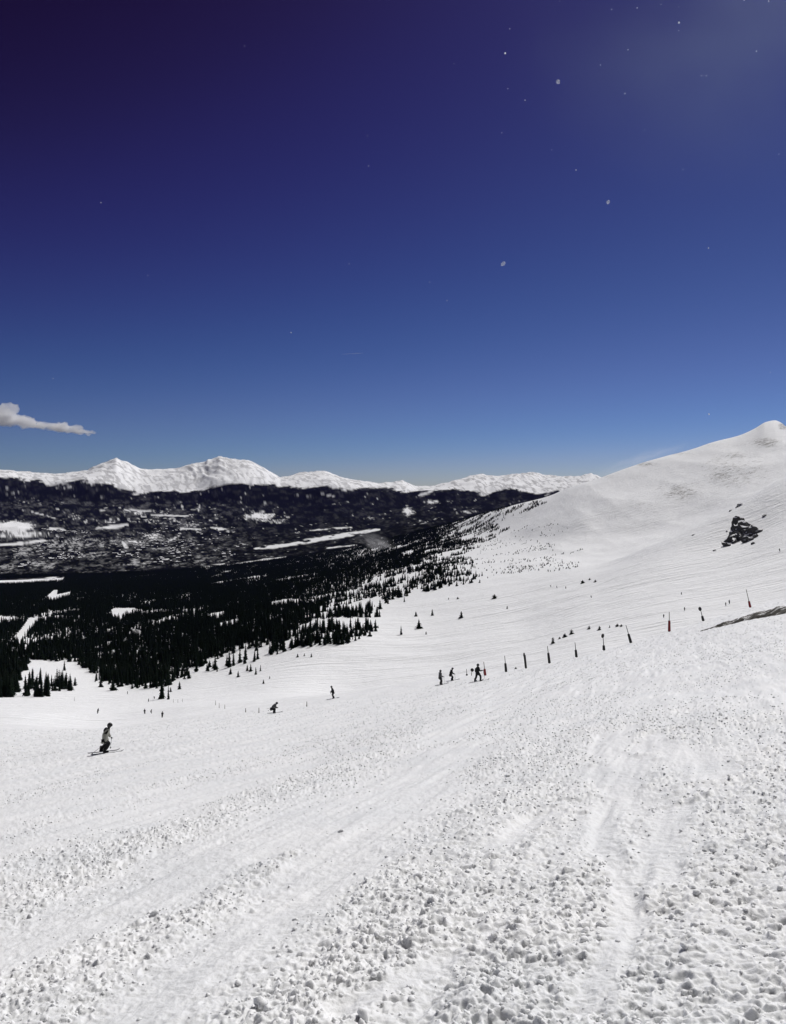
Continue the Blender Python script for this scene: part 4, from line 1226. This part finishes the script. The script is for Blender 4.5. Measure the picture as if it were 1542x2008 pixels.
skier(865, 1343, FIG['stand_g'], R_(20), 'upright skier in grey jacket, first of the three by the marker poles', 1.0, True, ((0.36, -0.32, 0.0), (0.36, 0.32, 0.0)), ('near ski pole of the upright grey-jacketed skier', 'far ski pole of the upright grey-jacketed skier'), 45)
skier(887, 1335, FIG['bent_b'], R_(10), 'black-clad skier bending forward, middle of the three by the marker poles', 1.0, True, ((0.40, -0.4, 0.0), (0.40, 0.4, 0.0)), ('near ski pole of the skier bending forward', 'far ski pole of the skier bending forward'), 45)
skier(938, 1337, FIG['stride_b'], R_(25), 'black-clad skier striding past the first marker pole', 1.0, True, ((0.62, -0.36, 0.0), (-0.2, 0.42, 0.0)), ('planted ski pole of the striding skier', 'trailing ski pole of the striding skier'), 45)
for px, py, hp, k, hd, lab in ((191, 1400, 10, 'stand_b', 1.2, 'tiny far skier, leftmost on the lower piste'), (284, 1401, 10, 'stand_b', 2.0, 'tiny far skier, larger of a pair on the lower piste'), (297, 1400, 7.5, 'bent_b', 0.3, 'tiny far skier, smaller of a pair on the lower piste'),
                               (318, 1408, 9, 'stand_b', 1.6, 'tiny far skier, lowest of the group on the lower piste'), (291, 1377, 6.5, 'stand_b', 0.7, 'tiny far skier just under the forest corner'), (303, 1371, 6, 'bent_b', 2.4, 'tiny far skier close to the forest corner, upper of two'),
                               (250, 1362, 6, 'stand_g', 0.2, 'faint far skier beside the forest front'), (1160, 1173, 5.5, 'stand_b', 0.5, 'speck of a skier crossing the middle of the bowl'), (1337, 1167, 5.5, 'bent_b', 0.5, 'speck of a skier high on the tracked bowl'),
                               (1302, 1212, 7, 'stand_b', 1.0, 'tiny skier just beyond the upright red-padded marker pole'), (1343, 1198, 7, 'stand_g', 1.0, 'tiny skier in the bowl between two marker poles'), (1424, 1189, 7, 'stand_g', 0.5, 'lower of two tiny skiers before the highest marker pole'),
                               (1431, 1185, 8, 'stand_g', 0.5, 'upper of two tiny skiers before the highest marker pole'), (1530, 1082, 7, 'stand_b', 0.5, 'tiny skier on the steep slope below the rocks'), (1110, 1155, 5, 'stand_b', 0.9, 'speck of a skier under the little scrub patch, last of three'), (1093, 1154, 5, 'stand_g', 0.1, 'speck of a skier under the little scrub patch, middle of three'), (1081, 1152, 5, 'bent_b', 2.9, 'speck of a skier under the little scrub patch, first of three')):
    g = ground_at(px, py, 118)
    skier(px, py, FIG[k], hd, lab, float(np.clip(hp * g.y / F / 1.68, 0.75, 1.25)), False, ymin=118)

# ------------------------------------------------------------------ loose snow on the near slope
M_CHUNK = snow_near_mat(); M_CHUNK.name = 'chunk_snow'
def chunk_mesh(seed, sub):
    rd = random.Random(seed)
    bm = bmesh.new()
    bmesh.ops.create_icosphere(bm, subdivisions=sub, radius=1)
    from mathutils import noise as mn
    off = Vector((rd.uniform(0, 50), rd.uniform(0, 50), rd.uniform(0, 50)))
    planes = [(Vector((rd.gauss(0, 1), rd.gauss(0, 1), rd.gauss(0, 0.8))).normalized(), rd.uniform(0.45, 0.85)) for _ in range(9)]
    for v in bm.verts:
        d = v.co.normalized()
        k = min([p / max(d.dot(nn), 0.05) for nn, p in planes] + [1.1])
        k *= 1 + 0.38 * mn.noise(d * 1.9 + off) + 0.22 * mn.noise(d * 4.5 + off)
        v.co = Vector((d.x * k, d.y * k * 0.85, d.z * k * 0.75))
    me = bpy.data.meshes.new('snow_chunk'); bm.to_mesh(me); bm.free()
    me.materials.append(M_CHUNK)
    me.polygons.foreach_set('use_smooth', np.ones(len(me.polygons), bool))
    return me
def me_arrays(me):
    v = np.empty(len(me.vertices) * 3, np.float32); me.vertices.foreach_get('co', v)
    f = np.array([p.vertices[:] for p in me.polygons])
    return v.reshape(-1, 3), f

def scatter_chunks():
    N = 240000
    px = RNG.uniform(-260, 1840, N); py = RNG.uniform(1190, 2040, N)
    t = (px - PXC) / F
    s = 0.245 - 0.16 * t - 0.04 * np.abs(t)
    den = (py - PYH) / F - s
    ok = den > 0.0175
    px, py, t, den = px[ok], py[ok], t[ok], den[ok]
    Yv = 1.65 / den
    x, y = t * Yv, Yv
    r = np.hypot(x, y)
    m = churn_mask(x, y)
    # crowded in the churned bands, a few strays on the scraped lanes; wanted number per square metre
    want = (260 * m ** 1.5 + 4) * np.clip(7.0 / r, 0.14, 1.6)
    pdf = F * 1.65 / Yv ** 2 * F / Yv * (N / (2100 * 850.0)) * 1.0        # samples per square metre
    keep = RNG.random(len(x)) < np.clip(want / pdf, 0, 1)
    x, y, r, m = x[keep], y[keep], r[keep], m[keep]
    n = len(x)
    size = 0.006 + 0.018 * RNG.random(n) ** 2.5 + 0.0006 * r
    big = RNG.random(n) < 0.010 + 0.006 * m
    size = np.where(big, 0.018 + 0.032 * RNG.random(n) ** 2, size)
    return x, y, r, size
cx, cy, cr_, cs = scatter_chunks()
cz = height(cx, cy)
appar = cs / cr_
ppx = PXC + F * cx / np.maximum(cy, 0.5)
appar = np.where((ppx > 5) & (ppx < 1537) & (PYH - F * cz / np.maximum(cy, 0.5) < 2000), appar, appar * 0.01)
order = np.argsort(-appar)
BIGS = [chunk_mesh(40 + k, 2) for k in range(8)]
for n, i in enumerate(order[:300]):
    o = mesh_obj('snow_chunk', BIGS[n % 8])
    o.location = (cx[i], cy[i], cz[i] - cs[i] * 0.05)
    o.scale = (cs[i],) * 3
    o.rotation_euler = (random.uniform(-0.5, 0.5), random.uniform(-0.5, 0.5), random.uniform(0, 6.28))
    tag(o, 'rough white chunk of broken snow lying on the churned near slope', 'snow chunk', 'larger snow chunks on the near slope')

def join_chunks(idx):
    V, Fc, base = [], [], 0
    lib = {1: [me_arrays(chunk_mesh(80 + k, 1)) for k in range(6)], 2: [me_arrays(chunk_mesh(90 + k, 2)) for k in range(6)]}
    for lvl, sel in ((2, idx[cr_[idx] < 6.5]), (1, idx[cr_[idx] >= 6.5])):
        if lvl == 2: sel, more = sel[:1500], sel[1500:]
        else: sel = np.concatenate([more, sel])
        for k in range(6):
            q = sel[k::6]
            v, f = lib[lvl][k]
            n = len(q)
            a = RNG.uniform(0, 6.283, n); b = RNG.uniform(-0.6, 0.6, n)
            ca, sa, cb, sb = np.cos(a), np.sin(a), np.cos(b), np.sin(b)
            x0 = v[None, :, 0] * cb[:, None] + v[None, :, 2] * sb[:, None]
            z0 = -v[None, :, 0] * sb[:, None] + v[None, :, 2] * cb[:, None]
            y0 = v[None, :, 1] * np.ones((n, 1))
            s = cs[q][:, None]
            W = np.stack([cx[q][:, None] + s * (x0 * ca[:, None] - y0 * sa[:, None]), cy[q][:, None] + s * (x0 * sa[:, None] + y0 * ca[:, None]), cz[q][:, None] + s * (z0 - 0.05)], -1).reshape(-1, 3)
            ff = (f[None] + (np.arange(n) * len(v))[:, None, None] + base).reshape(-1, 3)
            V.append(W); Fc.append(ff); base += len(W)
    V, Fc = np.concatenate(V), np.concatenate(Fc)
    me = bpy.data.meshes.new('loose_snow')
    me.vertices.add(len(V)); me.vertices.foreach_set('co', V.astype(np.float32).ravel())
    me.loops.add(Fc.size); me.loops.foreach_set('vertex_index', Fc.astype(np.int32).ravel())
    me.polygons.add(len(Fc)); me.polygons.foreach_set('loop_start', np.arange(0, Fc.size, 3, dtype=np.int32))
    me.polygons.foreach_set('use_smooth', np.ones(len(Fc), bool))
    me.update(calc_edges=True)
    me.materials.append(M_CHUNK)
    return me
tag(mesh_obj('loose_snow', join_chunks(order[300:])), 'countless small crumbs and clods of snow strewn over the near slope', 'snow', None, 'stuff')
print('CHUNKS', len(cx))

# ------------------------------------------------------------------ the town in the valley: far too small to tell houses apart
def town():
    N = 900
    px = RNG.normal(200, 150, N); py = RNG.uniform(1050, 1122, N)
    V, Fc, MI = [], [], []
    k = 0
    for a, b in zip(px, py):
        if a < -250 or a > 500 or vnoise(np.array([a * 0.02]), np.array([b * 0.06]), 149)[0] < 0.42: continue
        t = (a - PXC) / F
        Yv = 7200 - (b - 1050) / 72.0 * 3600
        x, y = t * Yv, Yv
        V.append((x, y)); k += 1
    P = np.array(V)
    Z = height(P[:, 0], P[:, 1])
    v, f, mi = [], [], []
    for (x, y), z in zip(P, Z):
        w, d, h = random.uniform(4, 11), random.uniform(3, 7), random.uniform(4, 9)
        a = random.choice((0.2, 1.77, 0.5)) + random.uniform(-0.1, 0.1)
        c, s = math.cos(a), math.sin(a)
        i = len(v)
        for qx, qy, qz in ((-w, -d, -2), (w, -d, -2), (w, d, -2), (-w, d, -2), (-w, -d, h), (w, -d, h), (w, d, h), (-w, d, h), (-w, 0, h + d * 0.6), (w, 0, h + d * 0.6)):
            v.append((x + c * qx - s * qy, y + s * qx + c * qy, z + qz))
        f += [(i, i + 1, i + 5, i + 4), (i + 1, i + 2, i + 6, i + 5), (i + 2, i + 3, i + 7, i + 6), (i + 3, i, i + 4, i + 7), (i + 5, i + 6, i + 9), (i + 7, i + 4, i + 8), (i + 4, i + 5, i + 9, i + 8), (i + 6, i + 7, i + 8, i + 9)]
        mi += [0] * 6 + [1] * 2
    return pydata('town', v, f, [plain('house_walls', (0.06, 0.05, 0.045)), plain('snowy_roofs', SNOW)], False, mi)
tag(mesh_obj('town', town()), 'snow-roofed town spread over the wooded valley floor', 'town', None, 'stuff')

# ------------------------------------------------------------------ cloud, contrail, blown snow, crystals in the air
def vol_mat(name, density, color=(1, 1, 1), aniso=0.0, noise=None, fall=True):
    m = bpy.data.materials.new(name); m.use_nodes = True
    nt = m.node_tree; nt.nodes.clear()
    out = nt.nodes.new('ShaderNodeOutputMaterial')
    pv = nt.nodes.new('ShaderNodeVolumePrincipled')
    pv.inputs['Color'].default_value = tuple(color) + (1,)
    pv.inputs['Anisotropy'].default_value = aniso
    pv.inputs['Density'].default_value = density
    nt.links.new(pv.outputs[0], out.inputs['Volume'])
    if noise:
        tc = nt.nodes.new('ShaderNodeTexCoord')
        nz = noise_node(nt, noise, 5, 0.6, tc.outputs['Object'])
        ln = nt.nodes.new('ShaderNodeVectorMath'); ln.operation = 'LENGTH'
        nt.links.new(tc.outputs['Object'], ln.inputs[0])
        fr = nt.nodes.new('ShaderNodeMapRange'); fr.inputs['From Min'].default_value = 0.1; fr.inputs['From Max'].default_value = 0.95; fr.inputs['To Min'].default_value = 1; fr.inputs['To Max'].default_value = 0; fr.interpolation_type = 'SMOOTHSTEP'
        nt.links.new(ln.outputs['Value'], fr.inputs['Value'])
        nr = nt.nodes.new('ShaderNodeMapRange'); nr.inputs['From Min'].default_value = 0.42; nr.inputs['From Max'].default_value = 0.75; nr.inputs['To Min'].default_value = 0; nr.inputs['To Max'].default_value = density
        nt.links.new(nz.outputs['Fac'], nr.inputs['Value'])
        mu = nt.nodes.new('ShaderNodeMath'); mu.operation = 'MULTIPLY'
        nt.links.new(fr.outputs[0], mu.inputs[0]); nt.links.new(nr.outputs[0], mu.inputs[1])
        nt.links.new(mu.outputs[0], pv.inputs['Density'])
    return m

def cloud_mesh():
    """Lumpy cloud body in kilometres-wide metres, merged into one closed skin."""
    Yc = 26000.0
    k = Yc / F
    bm = bmesh.new()
    rd = random.Random(5)
    puffs = [(-70, 832, 18, 10), (-35, 828, 20, 12), (-5, 824, 20, 14), (15, 812, 13, 14), (26, 800, 8, 9), (24, 822, 18, 13), (45, 828, 15, 9), (62, 831, 15, 9), (82, 833, 15, 9), (100, 836, 14, 9), (118, 836, 13, 9), (130, 838, 13, 10), (146, 842, 13, 8), (160, 846, 11, 5), (173, 848, 9, 3.2), (182, 850, 6, 1.6), (10, 806, 7, 7)]
    for cx_, cy_, rx, ry in puffs:
        for q in range(5):
            dx, dz = rd.uniform(-0.7, 0.7) * rx, rd.uniform(-0.6, 0.6) * ry
            sc = rd.uniform(0.45, 0.75) if q else 0.95
            mtx = Matrix.Translation(((cx_ + dx - PXC) * k, Yc + rd.uniform(-0.6, 0.6) * rx * k, (PYH - cy_ + dz) * k)) @ Matrix.Diagonal((rx * sc * k * 1.45, rx * sc * k, ry * sc * k * 0.72, 1))
            bmesh.ops.create_icosphere(bm, subdivisions=2, radius=1, matrix=mtx)
    me = bpy.data.meshes.new('cloud'); bm.to_mesh(me); bm.free()
    ob = bpy.data.objects.new('cloud', me); COL.objects.link(ob)
    rm = ob.modifiers.new('merge', 'REMESH'); rm.mode = 'VOXEL'; rm.voxel_size = 45
    bpy.context.view_layer.update()
    out = bpy.data.meshes.new_from_object(ob.evaluated_get(bpy.context.evaluated_depsgraph_get()))
    bpy.data.objects.remove(ob); bpy.data.meshes.remove(me)
    from mathutils import noise as mn
    for v in out.vertices:
        v.co += Vector((0, 0, 1)) * 110 * mn.fractal(v.co * 0.005, 1.0, 2.0, 4) + Vector((1, 0, 0)) * 110 * mn.fractal(v.co * 0.005 + Vector((9, 9, 9)), 1.0, 2.0, 4)
    out.materials.clear(); out.materials.append(vol_mat('cloud_vapour', 0.006, (1, 1, 1), 0.4))
    return out
tag(mesh_obj('cloud', cloud_mesh()), 'small ragged white cloud trailing to a point, low in the clear sky', 'cloud')

def tube(name, pts, rad, m, n=8):
    v, f = [], []
    for k, p in enumerate(pts):
        rr = rad[k]
        for a in range(n): v.append((p[0], p[1] + rr * math.cos(a * 6.283 / n), p[2] + rr * math.sin(a * 6.283 / n)))
        if k:
            for a in range(n):
                b = (a + 1) % n
                f.append(((k - 1) * n + a, (k - 1) * n + b, k * n + b, k * n + a))
    f.append(tuple(range(n))[::-1]); f.append(tuple((len(pts) - 1) * n + a for a in range(n)))
    return pydata(name, v, f, [m], True)
k30 = 30000.0
pts = [at_depth(668 + 5.2 * q, 694.5 - 0.28 * q, k30) for q in range(10)]
tag(mesh_obj('contrail', tube('contrail', pts, [4, 10, 12, 13, 14, 15, 15, 14, 12, 4], vol_mat('contrail_ice', 0.006))), 'short faint white vapour trail in the blue sky', 'contrail')

def ellipsoid(name, loc, rad, m, rot=(0, 0, 0)):
    o = mesh_obj(name, lump(name, m, 1, 1, 1))
    o.location = loc; o.scale = rad; o.rotation_euler = rot
    return o
g = ground_at(742, 1082, 800)
s = g.y / F
tag(ellipsoid('blown_snow', g + Vector((0, 0, 16 * s)), (58 * s, 30 * s, 22 * s), vol_mat('blown_snow', 0.024, (1, 1, 1), 0.3, 3.2), (0, 0.42, 0)), 'thin plume of wind-blown snow rising over the forest', 'blown snow', None, 'stuff')
g = at_depth(1255, 908, 1830)
s = g.y / F
tag(ellipsoid('blown_snow', g + Vector((0, 60, 0)), (150 * s, 60 * s, 26 * s), vol_mat('ridge_spindrift', 0.006, (1, 1, 1), 0.3, 2.2), (0, -0.33, 0)), 'faint spindrift blowing off the snowy ridge crest', 'blown snow', None, 'stuff')

g = ground_at(186, 1477, 25)
tag(ellipsoid('snow_spray', g + Vector((-0.9, 0, 0.05)), (1.9, 0.5, 0.33), vol_mat('snow_spray', 3.0, (1, 1, 1), 0.3, 2.4), (0, -0.12, 0.2)), 'low spray of snow thrown up behind the skier in the pale jacket', 'snow spray', None, 'stuff')

g = at_depth(1470, 60, 70)
tag(ellipsoid('blown_snow', g, (26, 20, 17), vol_mat('airborne_veil', 0.0030, (0.78, 0.98, 0.95), 0.6, 1.3)), 'faint veil of airborne snow glowing high in the upper corner of the sky', 'blown snow', None, 'stuff')
# ice crystals drifting in the air, lit by the sun
def crystals():
    spots = [(1095, 160, 6), (987, 517, 7), (1193, 396, 5), (1332, 44, 3), (991, 104, 3), (1391, 812, 2.6), (1390, 486, 1.8), (1130, 333, 1.6), (1030, 196, 1.8), (1226, 183, 1.6), (1178, 127, 1.3), (1376, 148, 1.5), (1386, 148, 1.5), (1232, 97, 1.6), (1484, 100, 1.6),
             (1250, 15, 1.5), (198, 397, 1.6), (571, 652, 1.8), (723, 325, 1.2), (721, 266, 1.0), (877, 589, 1.2), (843, 553, 1.0), (104, 742, 1.1), (290, 540, 1.0), (685, 517, 1.0), (1000, 56, 1.4), (1200, 18, 1.2), (1340, 332, 1.1), (1528, 302, 1.1), (1511, 730, 1.0), (480, 90, 0.9), (1460, 0, 1.5), (1508, 2, 2.2)]
    for _ in range(9):
        spots.append((RNG.uniform(850, 1542), 360 * RNG.random() ** 1.5, RNG.uniform(0.6, 1.1)))
    V, Fc = [], []
    bm = bmesh.new()
    for a, b, rpx in spots:
        d = random.uniform(1.6, 3.2)
        rpx *= 0.75 if rpx > 4 else 0.62
        p = at_depth(a, b, d)
        mtx = Matrix.Translation(p) @ Euler((random.random() * 6, random.random() * 6, 0)).to_matrix().to_4x4() @ Matrix.Diagonal((rpx * d / F,) * 2 + (rpx * d / F * 0.7, 1))
        bmesh.ops.create_icosphere(bm, subdivisions=2, radius=1, matrix=mtx)
    me = bpy.data.meshes.new('snow_crystals'); bm.to_mesh(me); bm.free()
    nf = len(me.polygons) // len(spots)
    me.polygons.foreach_set('material_index', np.repeat([0 if q[2] > 4 else 1 for q in spots], nf).astype(np.int32))
    me.polygons.foreach_set('use_smooth', np.ones(len(me.polygons), bool))
    m, nt, bs = mat('ice_crystal')
    bs.inputs['Base Color'].default_value = (0.8, 0.83, 0.88, 1)
    bs.inputs['Roughness'].default_value = 0.4
    bs.inputs['Alpha'].default_value = 0.22
    me.materials.append(m)
    me.materials.append(plain('bright_crystal', (0.75, 0.78, 0.82), 0.4))
    return me
tag(mesh_obj('snow_crystals', crystals()), 'tiny sunlit snow crystals drifting through the clear air', 'snow crystals', None, 'stuff')

# ------------------------------------------------------------------ the air itself
def haze():
    v = [(x, y, z) for z in (-620, 760) for x, y in ((-19500, -19500), (19500, -19500), (19500, 19500), (-19500, 19500))]
    f = [(3, 2, 1, 0), (4, 5, 6, 7), (0, 1, 5, 4), (1, 2, 6, 5), (2, 3, 7, 6), (3, 0, 4, 7)]
    return pydata('haze', v, f, [vol_mat('thin_air', 0.36e-5, (0.27, 0.28, 1.0), 0.0)])
tag(mesh_obj('haze', haze()), 'thin blue haze filling the valley air', 'haze', None, 'stuff')
